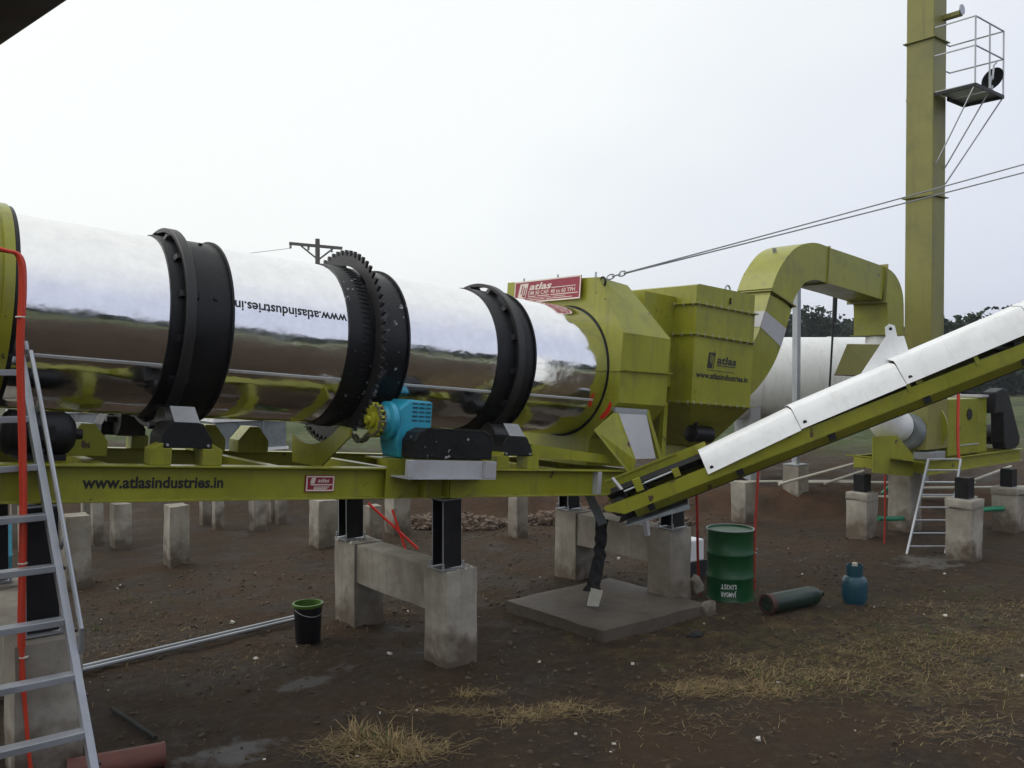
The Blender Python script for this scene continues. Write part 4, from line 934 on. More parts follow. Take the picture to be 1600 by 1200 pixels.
mb = MB(); mb.tube([(p_.x, 7.72, p_.y) for p_ in pts], [0.28 if i < 8 else 0.28 for i in range(len(pts))], 28); mb.build('inlet_pipe', 'white', fn, smooth=True)
mb = MB(); mb.lathe([(0.26, 14.86), (0.31, 14.9), (0.31, 15.5), (0.26, 15.54)], 'x', c=(0, 7.62, 1.80), n=40); mb.build('casing', 'bluegrey', fn, smooth=True)
mb = MB(); mb.box(14.95, 15.5, 7.2, 7.5, 1.335, 1.46); mb.build('casing_foot', 'grey', fn, bev=0.01)
mb = MB(); mb.lathe([(0.2, 15.55), (0.5, 15.56), (0.5, 15.60), (0.2, 15.61)], 'x', c=(0, 7.7, 1.85), n=40); mb.build('casing_flange', 'green', fn)
mb = MB(); mb.box(15.8, 17.35, 7.3, 8.1, 1.335, 2.35); bx_ = mb.build('bearing_box', 'green', fn, bev=0.015)
mb = MB(); mb.lathe([(0.10, 7.2975), (0.10, 7.285), (0.0001, 7.284)], 'y', c=(16.62, 0, 2.06), n=28); mb.build('inspection_port', 'black', bx_)
mb = MB(); mb.box(16.1, 17.0, 7.288, 7.298, 1.5, 1.52); mb.build('rib', 'greytray', bx_)
mb = MB(); mb.box(17.0, 17.3, 7.25, 7.95, 2.36, 2.40); mb.build('cap_strip', 'greytray', bx_)
fg = thing('fan_belt_guard', 'black sheet metal belt guard at the far right of the fan skid', 'belt guard', (17.9, 7.4, 1.33))
mb = MB(); mb.prism([(17.42, 2.05), (17.42, 2.45), (17.75, 2.52), (17.98, 2.48), (18.55, 1.55), (18.52, 1.42), (18.35, 1.345), (17.9, 1.345), (17.82, 1.5), (17.78, 2.05)], 'y', 7.18, 7.42); mb.build('cover', 'black', fg, bev=0.02)
mb = MB(); mb.lathe([(0.17, 0), (0.2, 0.03), (0.2, 0.5), (0.15, 0.56)], 'y', c=(18.3, 7.47, 1.6), n=24); mb.build('motor', 'black', fg, smooth=True)
mb = MB(); q4 = [(13.02, 7.83, 2.80), (13.60, 7.40, 2.77), (13.78, 7.37, 3.28), (13.22, 7.73, 3.29)]; dd_ = Vector((0.36, 0.195, 0))
mb.hexa(q4, [tuple(Vector(v) + dd_) for v in q4]); dp = mb.build('damper_box', 'green_dull', fn, bev=0.006, label='slanted olive sheet steel damper box')
mb = MB(); mb.bar(Vector(q4[0]) - Vector((0, 0, 0.012)), Vector(q4[1]) - Vector((0, 0, 0.012)), 0.03, 0.02); mb.build('damper_flange', 'rust', dp)

# ------------------------------------------------------------------ white tank
tk = thing('white_tank', 'white horizontal cylinder tank with grime streaks behind the conveyor', 'tank', (17.2, 11.0, 1.5))
f_ = Vector((math.sin(R(39)), math.cos(R(39)), 0)); r_ = Vector((math.cos(R(39)), -math.sin(R(39)), 0))
ctr = f_ * 19.6 + r_ * 7.0 + Vector((0, 0, 2.68))
mb = MB(); mb.lathe([(0.0001, -2.75), (0.5, -2.7), (0.8, -2.55), (0.9, -2.4), (0.9, 2.4), (0.8, 2.55), (0.5, 2.7), (0.0001, 2.75)], 'x', n=64)
rz = Matrix.Rotation(R(-39), 3, 'Z'); mb.v = [tuple(rz @ Vector(v) + ctr) for v in mb.v]; ts = mb.build('shell', 'white_tank', tk, smooth=True)
for a in (-1.7, 0.0, 1.7):
    mb = MB(); mb.lathe([(0.903, a - 0.02), (0.915, a - 0.02), (0.915, a + 0.02), (0.903, a + 0.02)], 'x', n=64, closed=True); mb.v = [tuple(rz @ Vector(v) + ctr) for v in mb.v]; mb.build('weld_band', 'white_tank', ts, smooth=True)
for a in (-1.8, 1.8):
    mb = MB(); mb.box(a - 0.1, a + 0.1, -0.7, 0.7, -2.2, -0.6); mb.v = [tuple(rz @ Vector(v) + ctr) for v in mb.v]; mb.build('saddle', 'grey', tk)

# ------------------------------------------------------------------ concrete piers and posts
def rough_box(mb, x0, x1, y0, y1, z0, z1, amp=0.008, seed=0, taper=0.0):
    bm = bmesh.new(); bmesh.ops.create_cube(bm, size=1)
    bmesh.ops.subdivide_edges(bm, edges=bm.edges[:], cuts=4, use_grid_fill=True)
    base = len(mb.v); idx = {}
    for i, v in enumerate(bm.verts):
        k = 1 - taper * (v.co.z + 0.5)
        p = Vector(((x0 + x1) / 2 + v.co.x * (x1 - x0) * k, (y0 + y1) / 2 + v.co.y * (y1 - y0) * k, (z0 + z1) / 2 + v.co.z * (z1 - z0)))
        ax = [abs(abs(c) - 0.5) < 1e-4 for c in v.co]
        if sum(ax) >= 2:      # worn arrises
            cen = Vector(((x0 + x1) / 2, (y0 + y1) / 2, p.z)); wr = 0.012 + 0.012 * noise.noise(p * 4 + Vector((seed, 0, 0)))
            p += (cen - p).normalized() * wr
            if ax[2]: p.z -= math.copysign(wr * 0.8, v.co.z)
        q = p * 3 + Vector((seed * 7.1, 0, 0)); p += Vector((noise.noise(q), noise.noise(q + Vector((9, 0, 0))), noise.noise(q + Vector((0, 9, 0))))) * amp
        mb.v.append(tuple(p)); v.index = i
    mb.f += [tuple(base + v.index for v in f.verts) for f in bm.faces]; bm.free(); return mb
def h_pier(x0, x1, ya, yb, yc, yd, zt, zb, label, seed, z0=-0.1):
    t = thing('concrete_pier', label, 'pier', ((x0 + x1) / 2, (ya + yd) / 2, z0), group='H-shaped concrete piers')
    for k, (a, b) in enumerate(((ya, yb), (yc, yd))):
        mb = MB(); rough_box(mb, x0, x1, a, b, z0, zt, 0.008, seed + k); mb.build('post', 'concrete', t, smooth=True)
    mb = MB(); rough_box(mb, x0 + 0.03, x1 - 0.03, yb - 0.04, yc + 0.04, zb, zt - 0.012, 0.008, seed + 5); mb.build('cross_beam', 'concrete', t, smooth=True)
    return t
h_pier(4.81, 5.19, 6.93, 7.34, 8.72, 9.2, 0.955, 0.50, 'pale H-shaped concrete pier standing in the middle foreground', 1)
h_pier(1.15, 1.60, 6.86, 7.28, 8.8, 9.25, 0.99, 0.5, 'concrete pier behind the foot of the big aluminium ladder', 11)
h_pier(8.16, 8.56, 7.06, 7.44, 8.72, 9.15, 0.955, 0.50, 'concrete pier on the slab under the conveyor tail', 21)
def slab():
    t = thing('concrete_slab', 'low dark wet concrete slab in front of the conveyor pier', 'slab', (7.4, 7.4, 0))
    mb = MB(); bm = bmesh.new(); n = 24; X0, X1, Y0, Y1 = 6.60, 8.36, 6.62, 8.25
    g = []
    for j in range(n + 1):
        for i in range(n + 1):
            x = X0 + (X1 - X0) * i / n; y = Y0 + (Y1 - Y0) * j / n
            e = min(i, j, n - i, n - j)
            if e == 0: x += 0.035 * noise.noise(Vector((x * 4, y * 4, 0))); y += 0.035 * noise.noise(Vector((x * 4, y * 4, 5)))
            g.append((x, y, 0.135 + 0.014 * noise.noise(Vector((x * 2, y * 2, 2))) - (0.012 if e == 0 else 0)))
    fs = [(j * (n + 1) + i, j * (n + 1) + i + 1, (j + 1) * (n + 1) + i + 1, (j + 1) * (n + 1) + i) for j in range(n) for i in range(n)]
    rim = [i for i in range(n + 1)] + [j * (n + 1) + n for j in range(1, n + 1)] + [n * (n + 1) + i for i in range(n - 1, -1, -1)] + [j * (n + 1) for j in range(n - 1, 0, -1)]
    b = len(g); g += [(g[i][0], g[i][1], -0.1) for i in rim]; m_ = len(rim)
    fs += [(rim[k], b + k, b + (k + 1) % m_, rim[(k + 1) % m_]) for k in range(m_)]
    mb.add(g, fs); mb.build('slab_top', 'concrete_wet', t, smooth=True)
    mb = MB(); rough_box(mb, 8.22, 8.42, 6.56, 6.64, -0.05, 0.168, 0.012, 4); mb.build('broken_corner', 'concrete', t)
slab()
posts = [(4.2, 13.06, .30, .90, 'pale square concrete post with flaking face left of centre under the beam'), (3.95, 14.98, .28, .72, 'grey concrete post just left of the flaking post'), (6.5, 12.95, .36, .77, 'broad pale concrete post left of the near black column'),
         (6.33, 15.1, .26, .55, 'thin pale post standing farther back under the beam'), (9.5, 11.6, .26, .74, 'plain pale post right of the near black column'), (8.0, 13.1, .34, .72, 'brownish post behind the black columns'), (7.35, 12.8, .24, .62, 'short pale post beside the far black column'),
         (15.67, 10.2, .38, .93, 'grey post between the oil barrel and the fan skid'), (15.12, 7.62, .42, 1.07, 'concrete post directly under the fan skid corner'), (13.65, 10.0, .34, .78, 'rough post behind the conveyor above the oil barrel'), (2.75, 12.7, .32, .95, 'post seen just right of the ladder rail'),
         (7.0, 15.9, .26, .5, 'small distant post left of the broad pale post')]
for i, (x, y, w_, h, lab) in enumerate(posts):
    mb = MB(); rough_box(mb, x, x + w_, y, y + w_, -0.15, h, 0.012, 30 + i); mb.single('concrete_post', 'concrete', lab, 'post', (x + w_ / 2, y + w_ / 2, -0.15), group='concrete foundation posts', smooth=True)
def capped(x, y, w_, h, sh, lab, seed):
    t = thing('capped_post', lab, 'post', (x, y, -0.15), group='concrete posts with black steel stubs')
    mb = MB(); rough_box(mb, x - w_ / 2, x + w_ / 2, y - w_ / 2, y + w_ / 2, -0.15, h - 0.13, 0.012, seed); mb.build('shaft', 'concrete', t, smooth=True)
    mb = MB(); rough_box(mb, x - w_ / 2 - 0.012, x + w_ / 2 + 0.012, y - w_ / 2 - 0.012, y + w_ / 2 + 0.012, h - 0.14, h, 0.012, seed + 1); mb.build('cap_block', 'concrete', t, smooth=True)
    mb = MB(); mb.box(x - 0.11, x + 0.11, y - 0.10, y + 0.10, h - 0.01, h + sh); mb.build('steel_stub', 'black', t, bev=0.006)
    mb = MB(); mb.box(x - 0.14, x + 0.14, y - 0.13, y + 0.13, h - 0.008, h + 0.006); mb.build('base_plate', 'galv', t)
capped(14.1, 7.95, .38, .80, .30, 'capped post with a black stub, left of the small ladder', 50)
capped(13.75, 6.1, .40, .93, .32, 'capped post with a black stub, right beside the small ladder', 52)
capped(16.7, 6.65, .42, .80, .32, 'capped post with a black stub at the right picture edge', 54)

# ------------------------------------------------------------------ ladders
def ladder(base, xl, xr, yb, zb, yt, zt, rungs, rail, label, dx=0.0, name='ladder', rw=0.03):
    t = thing(name, label, 'ladder', base)
    for x in (xl, xr):
        mb = MB(); mb.bar((x, yb, zb), (x + dx, yt, zt), rail[0], rail[1], up=(0, 1, 0)); mb.build('rail', 'alu', t, bev=0.004)
    for i in range(rungs):
        k = (i + 0.6) / rungs; y = yb + (yt - yb) * k; z = zb + (zt - zb) * k
        q = dx * k; mb = MB(); mb.box(xl + q + rail[0] / 2, xr + q - rail[0] / 2, y - rw, y + rw, z - rw * 0.45, z + rw * 0.45); mb.build('rung', 'alu', t, bev=0.004)
    return t
lad = ladder((1.1, 5.95, 0), 0.62, 1.49, 5.93, 0.0, 7.38, 3.0, 9, (0.05, 0.09), 'large aluminium ladder with handrail standing in the left foreground', dx=-0.19, rw=0.05)
# handrail tube outside the right rail
dvec = Vector((0, 1.45, 3.0)).normalized(); nrm = Vector((0, -0.9, 0.435))
pts = [Vector((1.53 - 0.19 * k, 5.93 + 1.45 * k, 3.0 * k)) + nrm * o for k, o in ((0.33, 0.03), (0.37, 0.15), (0.6, 0.17), (0.9, 0.17), (0.985, 0.15), (1.0, 0.05))]
mb = MB(); mb.tube(pts, 0.017, 8); hr = mb.build('handrail', 'galv', lad, smooth=True)
for k in (0.55, 0.86):
    a = Vector((1.53 - 0.19 * k, 5.93 + 1.45 * k, 3.0 * k)); mb = MB(); mb.tube([a, a + nrm * 0.165 + dvec * 0.05], 0.012, 6); mb.build('handrail_strut', 'galv', hr)
for i in range(6):
    k = 0.12 + 0.13 * i; mb = MB(); mb.box(1.516 - 0.19 * k, 1.53 - 0.19 * k, 5.93 + 1.45 * k - 0.05, 5.93 + 1.45 * k + 0.05, 3.0 * k - 0.008, 3.0 * k + 0.008); mb.build('rail_bolt', 'tyre', lad)
pt = thing('burner_platform', 'dark steel walkway edge at the head of the big ladder', 'walkway', (0.6, 7.6, 2.95))
mb = MB(); mb.box(-0.9, 1.28, 7.30, 7.62, 2.985, 3.02); mb.build('deck', 'black', pt)
for y_ in (7.33, 7.59):
    for x_ in (-0.8, 1.05):
        mb = MB(); mb.box(x_ - 0.03, x_ + 0.03, y_ - 0.03 + 0.02, y_ + 0.03 - 0.01, 0, 2.984); mb.build('leg', 'black', pt)
for z_ in (2.05, 2.5): 
    mb = MB(); mb.box(-0.77, 1.02, 7.325, 7.355, z_, z_ + 0.04); mb.build('brace', 'black', pt)
t = thing('small_ladder', 'slim aluminium ladder leaning on the fan skid', 'ladder', (13.2, 6.5, 0))
A_, B_ = Vector((13.42, 6.82, -0.02)), Vector((13.88, 6.44, -0.02)); A2, B2 = Vector((14.48, 7.0, 1.40)), Vector((14.88, 6.66, 1.40))
for p_, q in ((A_, A2), (B_, B2)):
    mb = MB(); mb.bar(p_, q, 0.03, 0.05); mb.build('rail', 'alu', t)
for i in range(8):
    k = (i + 0.7) / 7.6; mb = MB(); mb.tube([A_.lerp(A2, min(1, k)), B_.lerp(B2, min(1, k))], 0.015, 6); mb.build('rung', 'alu', t)

# ------------------------------------------------------------------ orange cables and hoses
cab = thing('orange_cable_bundle', 'bright orange cable bundle hanging beside the big ladder', 'cable', (1.28, 7.05, 0))
for i, (dx, dy) in enumerate(((0, 0), (0.025, 0.004), (0.012, -0.021))):
    x_, y_ = 1.262 + dx - 0.06, 6.98 + dy - 0.1
    pts = smooth_path([(0.4, 3.72 + 0.03 * i), (0.9, 3.70 + 0.02 * i), (1.12, 3.70), (x_ + 0.005 - 0.003 * i, 3.66), (x_ + 0.02, 3.45), (x_, 3.0), (x_ + 0.01, 2.0), (x_ - 0.01, 1.0), (x_ + 0.02, 0.3), (x_ + 0.05, 0.0)], 6)
    mb = MB(); mb.tube([(p_.x, y_, p_.y) for p_ in pts], 0.0135, 8); mb.build('cable', 'orange', cab, smooth=True)
for z_ in (3.25, 1.55, 0.9):
    mb = MB(); mb.lathe([(0.029, -0.006), (0.033, 0), (0.029, 0.006)], 'z', c=(1.215, 6.873, z_), n=12); mb.build('tie', 'cream', cab)
def hose(pts, r, m, label, name='orange_hose', cat='hose', group=None):
    v3 = []
    P_ = [Vector(p_) for p_ in pts]; Q = [P_[0]] + P_ + [P_[-1]]
    for i in range(1, len(Q) - 2):
        for k in range(6):
            t_ = k / 6; p0, p1, p2, p3 = Q[i - 1:i + 3]
            v3.append(0.5 * ((2 * p1) + (p2 - p0) * t_ + (2 * p0 - 5 * p1 + 4 * p2 - p3) * t_ * t_ + (3 * p1 - p0 - 3 * p2 + p3) * t_ ** 3))
    v3.append(P_[-1]); mb = MB(); mb.tube(v3, r, 8)
    return mb.single(name, m, label, cat, P_[0], smooth=True, group=group)
hose([(8.95, 7.25, 0.0), (8.90, 7.24, 0.5), (8.84, 7.2, 0.95), (8.76, 7.15, 1.35)], 0.017, 'hosered', 'orange hose hanging beside the conveyor pier, left of the barrel', group='orange hoses')
hose([(9.72, 6.98, 0.0), (9.74, 6.99, 0.6), (9.82, 7.02, 1.1), (9.90, 7.05, 1.55)], 0.02, 'hosered', 'orange hose hanging just right of the green oil barrel', group='orange hoses')
hose([(13.92, 7.45, 0.0), (13.93, 7.45, 0.5), (13.90, 7.44, 1.25)], 0.016, 'hosered', 'orange hose hanging left of the capped post by the fan skid', group='orange hoses')
hose([(15.55, 7.0, 1.35), (15.62, 7.05, 1.8), (15.75, 7.1, 2.6)], 0.028, 'orange', 'orange conduit rising past the olive fan bearing box', group='orange hoses')
hose([(2.05, 7.9, 0.03), (2.1, 7.5, 0.03), (2.15, 7.05, 0.03)], 0.018, 'rubber', 'black hose end lying on the mud right of the big ladder', 'black_hose')
hose([(15.70, 8.46, 0.56), (15.88, 8.34, 0.74), (16.1, 8.2, 0.84)], 0.035, 'hose', 'green hose running under the fan skid', 'green_hose', group='green hoses')
hose([(14.55, 7.9, 0.30), (14.8, 7.8, 0.28), (15.1, 7.75, 0.26)], 0.04, 'hose', 'green hose stub left of the small ladder', 'green_hose', group='green hoses')
hose([(16.0, 7.0, 0.38), (16.3, 6.8, 0.42), (16.5, 6.65, 0.43)], 0.045, 'hose', 'green hose stub between the right capped posts', 'green_hose', group='green hoses')
for i, (a, b, lab) in enumerate((((16.0, 10.9, .50), (19.2, 8.3, .50), 'long white pipe lying along the far bank'), ((15.3, 11.6, .50), (17.5, 10.0, .50), 'white pipe on the bank behind the grey post'), ((16.6, 10.2, .50), (17.6, 9.9, .72), 'white pipe tilted up on the far bank'), ((17.3, 8.9, .48), (19.5, 7.2, .50), 'white pipe on the bank behind the small ladder'),
    ((15.0, 10.2, .62), (17.0, 9.6, .98), 'grey-white pipe end sticking up beside the fan skid'), ((16.2, 9.9, .30), (18.6, 8.0, .28), 'white pipe low on the bank face between the posts'), ((18.0, 8.0, .6), (19.2, 7.6, .9), 'white pipe propped up right of the small ladder'))):
    mb = MB(); mb.tube([a, b], 0.03, 10); mb.single('white_pipe', 'pvc', lab, 'pipe', a, smooth=True, group='white pipes on the bank')
for dy, lab in ((0.0, 'near one of two thin steel pipes lying on the mud'), (0.10, 'far one of two thin steel pipes lying on the mud')):
    mb = MB(); mb.tube([(0.6, 8.86 + dy, 0.035), (4.75, 9.42 + dy, 0.035)], 0.022, 10); mb.single('steel_pipe', 'galv', lab, 'pipe', (0.6, 8.86 + dy, 0.035), smooth=True, group='twin steel pipes')
mb = MB(); mb.lathe([(0.04, 0), (0.085, 0), (0.09, 0.01), (0.085, 0.02), (0.085, 0.62), (0.092, 0.63), (0.085, 0.64), (0.04, 0.64)], 'x', n=24)
mb.v = [tuple(Matrix.Rotation(R(-12), 3, 'Z') @ Vector(v) + Vector((1.45, 6.72, 0.085))) for v in mb.v]; mb.single('rusty_pipe', 'rust', 'rusty red pipe end lying at the bottom left beside the ladder', 'pipe', (1.7, 6.7, 0), smooth=True)

# ------------------------------------------------------------------ barrel, gas bottles, bucket
br = thing('oil_barrel', 'dark green steel oil barrel standing by the conveyor pier', 'barrel', (9.14, 6.92, 0))
c_ = (9.14, 6.92, 0)
mb = MB(); mb.lathe([(0.0001, 0.01), (0.275, 0.01), (0.292, 0.0), (0.297, 0.012), (0.288, 0.03), (0.286, 0.27), (0.298, 0.29), (0.298, 0.305), (0.286, 0.325), (0.286, 0.56), (0.298, 0.58), (0.298, 0.595), (0.286, 0.615), (0.288, 0.86), (0.297, 0.878), (0.292, 0.89), (0.275, 0.88), (0.272, 0.865), (0.0001, 0.868)], 'z', c=c_, n=56)
bb = mb.build('body', 'drumgreen', br, smooth=True)
mb = MB(); mb.lathe([(0.292, 0.881), (0.299, 0.886), (0.292, 0.893), (0.284, 0.888)], 'z', c=c_, n=56, closed=True); mb.build('rim', 'grey', br, smooth=True)
def on_bar(th0, z0):
    def f(u, v): a = R(th0) - u / 0.289; return (c_[0] + 0.2895 * math.cos(a), c_[1] + 0.2895 * math.sin(a), z0 - v)
    return f
lettering('lettering', 'LIXIST', 'white', bb, on_bar(232, 0.235), 0.19, 0.06, bold=0.01)
lettering('lettering', 'JAMSAR', 'white', bb, on_bar(232, 0.14), 0.19, 0.06, bold=0.01)
gl = thing('gas_cylinder', 'dark green gas cylinder lying on its side in the mud', 'gas cylinder', (9.3, 6.1, 0))
mb = MB(); mb.lathe([(0.0001, 0.02), (0.07, 0.0), (0.105, 0.01), (0.115, 0.05), (0.117, 0.74), (0.10, 0.83), (0.06, 0.89), (0.035, 0.91), (0.035, 0.96), (0.0001, 0.965)], 'x', n=32)
rot = Matrix.Rotation(R(-8), 3, 'Z'); T_ = Vector((8.89, 6.20, 0.115)); mb.v = [tuple(rot @ Vector(v) + T_) for v in mb.v]; mb.build('body', 'darkgreen', gl, smooth=True)
mb = MB(); mb.lathe([(0.09, -0.012), (0.119, -0.012), (0.1205, 0.06), (0.09, 0.06)], 'x', n=32, closed=True); mb.v = [tuple(rot @ Vector(v) + T_) for v in mb.v]; mb.build('foot_ring', 'darkrust', gl, smooth=True)
lp = thing('gas_bottle', 'squat blue gas bottle standing on the ground', 'gas bottle', (10.04, 5.75, 0)); c_ = (10.04, 5.75, 0)
mb = MB(); mb.lathe([(0.0001, 0.03), (0.10, 0.035), (0.135, 0.06), (0.15, 0.11), (0.152, 0.25), (0.15, 0.30), (0.13, 0.345), (0.09, 0.37), (0.0001, 0.375)], 'z', c=c_, n=40); mb.build('body', 'gasblue', lp, smooth=True)
mb = MB(); mb.lathe([(0.11, 0.0), (0.118, 0.0), (0.125, 0.06), (0.115, 0.06)], 'z', c=c_, n=32, closed=True); mb.build('foot_ring', 'gasblue', lp, smooth=True)
mb = MB(); mb.lathe([(0.088, 0.36), (0.095, 0.36), (0.098, 0.50), (0.09, 0.50)], 'z', c=c_, n=32, closed=True); mb.build('collar', 'gasblue', lp, smooth=True)
mb = MB(); mb.lathe([(0.02, 0.37), (0.022, 0.45), (0.035, 0.46), (0.035, 0.50), (0.03, 0.525), (0.0001, 0.53)], 'z', c=c_, n=14); mb.build('valve', 'pvc', lp, smooth=True)
bk = thing('bucket', 'black plastic bucket with a green rim near the twin pipes', 'bucket', (4.22, 8.66, 0)); c_ = (4.22, 8.66, 0)
mb = MB(); mb.lathe([(0.0001, 0.0), (0.125, 0.0), (0.13, 0.01), (0.148, 0.38), (0.158, 0.385), (0.158, 0.40), (0.142, 0.40), (0.125, 0.03), (0.0001, 0.025)], 'z', c=c_, n=40); mb.build('body', 'black', bk, smooth=True)
M['bucketgreen'] = mat('bucket_green', (0.07, 0.16, 0.015), 0.45, var=0.1)
mb = MB(); mb.lathe([(0.1595, 0.375), (0.163, 0.38), (0.163, 0.405), (0.1405, 0.408), (0.1385, 0.37), (0.1345, 0.22), (0.136, 0.22)], 'z', c=c_, n=40, closed=False); mb.f = mb.f[:-2]; mb.build('rim', 'bucketgreen', bk, smooth=True)
mb = MB(); mb.tube([(c_[0] + 0.165 * math.cos(t_), c_[1] + 0.165 * math.sin(t_), 0.36 - 0.07 * math.sin((t_ - R(190)) / R(160) * math.pi)) for t_ in [R(190 + 16 * i) for i in range(11)]], 0.004, 5); mb.build('handle', 'galv', bk)
def chunk(x, y, z, s, seed, m, label, name='stone', cat='stone', sq=(1, 1, 1)):
    bm = bmesh.new(); bmesh.ops.create_icosphere(bm, subdivisions=2, radius=1)
    mb = MB()
    for i, v in enumerate(bm.verts):
        k = 0.75 + 0.35 * noise.noise(v.co * 1.3 + Vector((seed, 0, 0))); mb.v.append((x + v.co.x * s * k * sq[0], y + v.co.y * s * k * sq[1], z + v.co.z * s * k * sq[2])); v.index = i
    mb.f = [tuple(v.index for v in f.verts) for f in bm.faces]; bm.free()
    return mb.single(name, m, label, cat, (x, y, z - s * sq[2]))
chunk(8.70, 7.10, 0.20, 0.15, 3, 'concrete', 'rough stone block standing left of the oil barrel', 'stone', 'stone', (0.8, 0.8, 1.15))
chunk(7.52, 6.15, 0.03, 0.09, 8, 'rubber', 'black scrap lying on the mud in front of the slab', 'scrap', 'scrap', (1.5, 0.9, 0.5))
mb = MB(); mb.box(9.30, 9.85, 7.9, 8.3, 0.22, 0.52); mb.single('white_crate', 'white', 'white plastic crate behind the left side of the oil barrel', 'crate', (9.6, 8.1, 0.0), bev=0.02)
mb = MB(); rough_box(mb, 9.25, 9.9, 7.86, 8.34, -0.05, 0.215, 0.03, 77); mb.single('dark_plinth', 'rubber', 'dark block under the white crate behind the barrel', 'block', (9.6, 8.1, -0.05))
# dark rubber flap hanging at the conveyor tail
mb = MB(); vs_ = []; ny = 14
for j in range(ny + 1):
    for i in range(5):
        z = 1.13 - 0.81 * j / ny; wv = 0.036 + 0.02 * noise.noise(Vector((j * 0.4, 0, 1)))
        vs_.append((7.30 - 0.16 * (j / ny) ** 2 + wv * (i - 2) * 0.777 + 0.03 * noise.noise(Vector((j * 0.35, 0, 7))), 7.35 - wv * (i - 2) * 0.629 + 0.05 * noise.noise(Vector((j * 0.9, i * 0.8, 3))), z))
fs = [(j * 5 + i, j * 5 + i + 1, j * 5 + i + 6, j * 5 + i + 5) for j in range(ny) for i in range(4)]
b_ = len(vs_); vs_ += [(x + 0.03, y + 0.035, z) for x, y, z in vs_]; fs += [tuple(b_ + k for k in reversed(f)) for f in fs]
mb.add(vs_, fs); fl = mb.single('rubber_flap', 'rubber', 'torn black rubber flap hanging below the conveyor tail', 'flap', (7.35, 7.5, 0.3))
vs_ = [(7.08, 7.36, 0.16), (7.17, 7.27, 0.155), (7.22, 7.25, 0.33), (7.12, 7.34, 0.36)]
mb = MB(); mb.hexa(vs_, [(x + 0.03, y + 0.04, z) for x, y, z in vs_]); mb.build('lime_crust', 'pvc', fl)
mb = MB(); vs_ = [(6.97, 7.42, 1.62), (7.06, 7.36, 1.62), (7.34, 7.3, 1.1), (7.26, 7.36, 1.06)]; mb.hexa(vs_, [(x + 0.008, y + 0.01, z) for x, y, z in vs_]); mb.build('spill_plate', 'bluegrey', fl)
mb = MB(); mb.bar((7.55, 7.0, 1.65), (7.72, 7.02, 0.95), 0.05, 0.05); mb.single('bent_angle_iron', 'greytray', 'bent pale angle iron hanging under the chassis end', 'angle iron', (7.55, 7.0, 1.3))

# ------------------------------------------------------------------ bins behind the dryer
def bin_(x0, x1, y0, y1, z0, z1, m, label):
    t = thing('steel_bin', label, 'bin', ((x0 + x1) / 2, (y0 + y1) / 2, 0), group='steel bins behind the dryer')
    mb = MB(); mb.box(x0, x1, y0, y1, z0, z1); mb.build('case', m, t, bev=0.01)
    mb = MB(); mb.box(x0 - 0.04, x1 + 0.04, y0 - 0.04, y1 + 0.04, z1 - 0.06, z1 + 0.01); mb.build('rim', 'white', t, bev=0.006)
    mb = MB(); mb.box(x0 - 0.03, x1 + 0.03, y0 - 0.03, y1 + 0.03, z0 + 0.0, z0 + 0.05); mb.build('lower_rail', 'white', t)
    for x_ in (x0 + 0.08, x1 - 0.08):
        for y_ in (y0 + 0.08, y1 - 0.08):
            mb = MB(); mb.box(x_ - 0.08, x_ + 0.08, y_ - 0.08, y_ + 0.08, -0.05, z0 - 0.002); mb.build('leg', 'concrete', t)
    n_ = int((x1 - x0) / 0.5)
    for i in range(1, n_ + 1):
        x_ = x0 + (x1 - x0) * i / (n_ + 1); mb = MB(); mb.box(x_ - 0.02, x_ + 0.02, y0 - 0.022, y0 - 0.001, z0 + 0.06, z1 - 0.07); mb.build('stiffener', m, t)
bin_(2.72, 3.95, 15.6, 16.4, 1.58, 2.23, 'grey', 'pale grey steel bin behind the left end of the drum')
bin_(5.82, 7.18, 15.6, 16.4, 1.38, 1.99, 'bluegrey', 'blue-grey steel bin seen below the drum between its two left rings')
mb = MB(); mb.lathe([(0.0001, 0.0), (0.27, 0.0), (0.29, 0.04), (0.29, 0.4), (0.30, 0.42), (0.29, 0.44), (0.29, 0.82), (0.26, 0.88), (0.0001, 0.89)], 'z', c=(1.95, 13.4, 0.0), n=32); mb.single('blue_barrel', 'blue', 'bright blue plastic barrel at the left edge behind the ladder', 'barrel', (1.95, 13.4, 0), smooth=True)
mb = MB(); mb.tube([(4.3, 15.6, 0.75), (5.0, 15.3, 0.95)], 0.1, 12); mb.single('blue_pipe', 'blue', 'short blue pipe resting between the concrete posts', 'pipe', (4.6, 15.4, 0.6), smooth=True)
mb = MB(); mb.tube([(6.75, 11.8, 0.85), (7.35, 11.35, 0.15)], 0.02, 6); mb.single('red_bar', 'redpaint', 'red bar leaning across the other behind the middle pier', 'bar', (6.8, 11.7, 0.2), group='crossed red bars')
mb = MB(); mb.tube([(7.05, 11.6, 0.75), (7.2, 11.45, 0.12)], 0.02, 6); mb.single('red_bar', 'redpaint', 'shorter steep red bar behind the middle pier', 'bar', (7.1, 11.5, 0.1), group='crossed red bars')

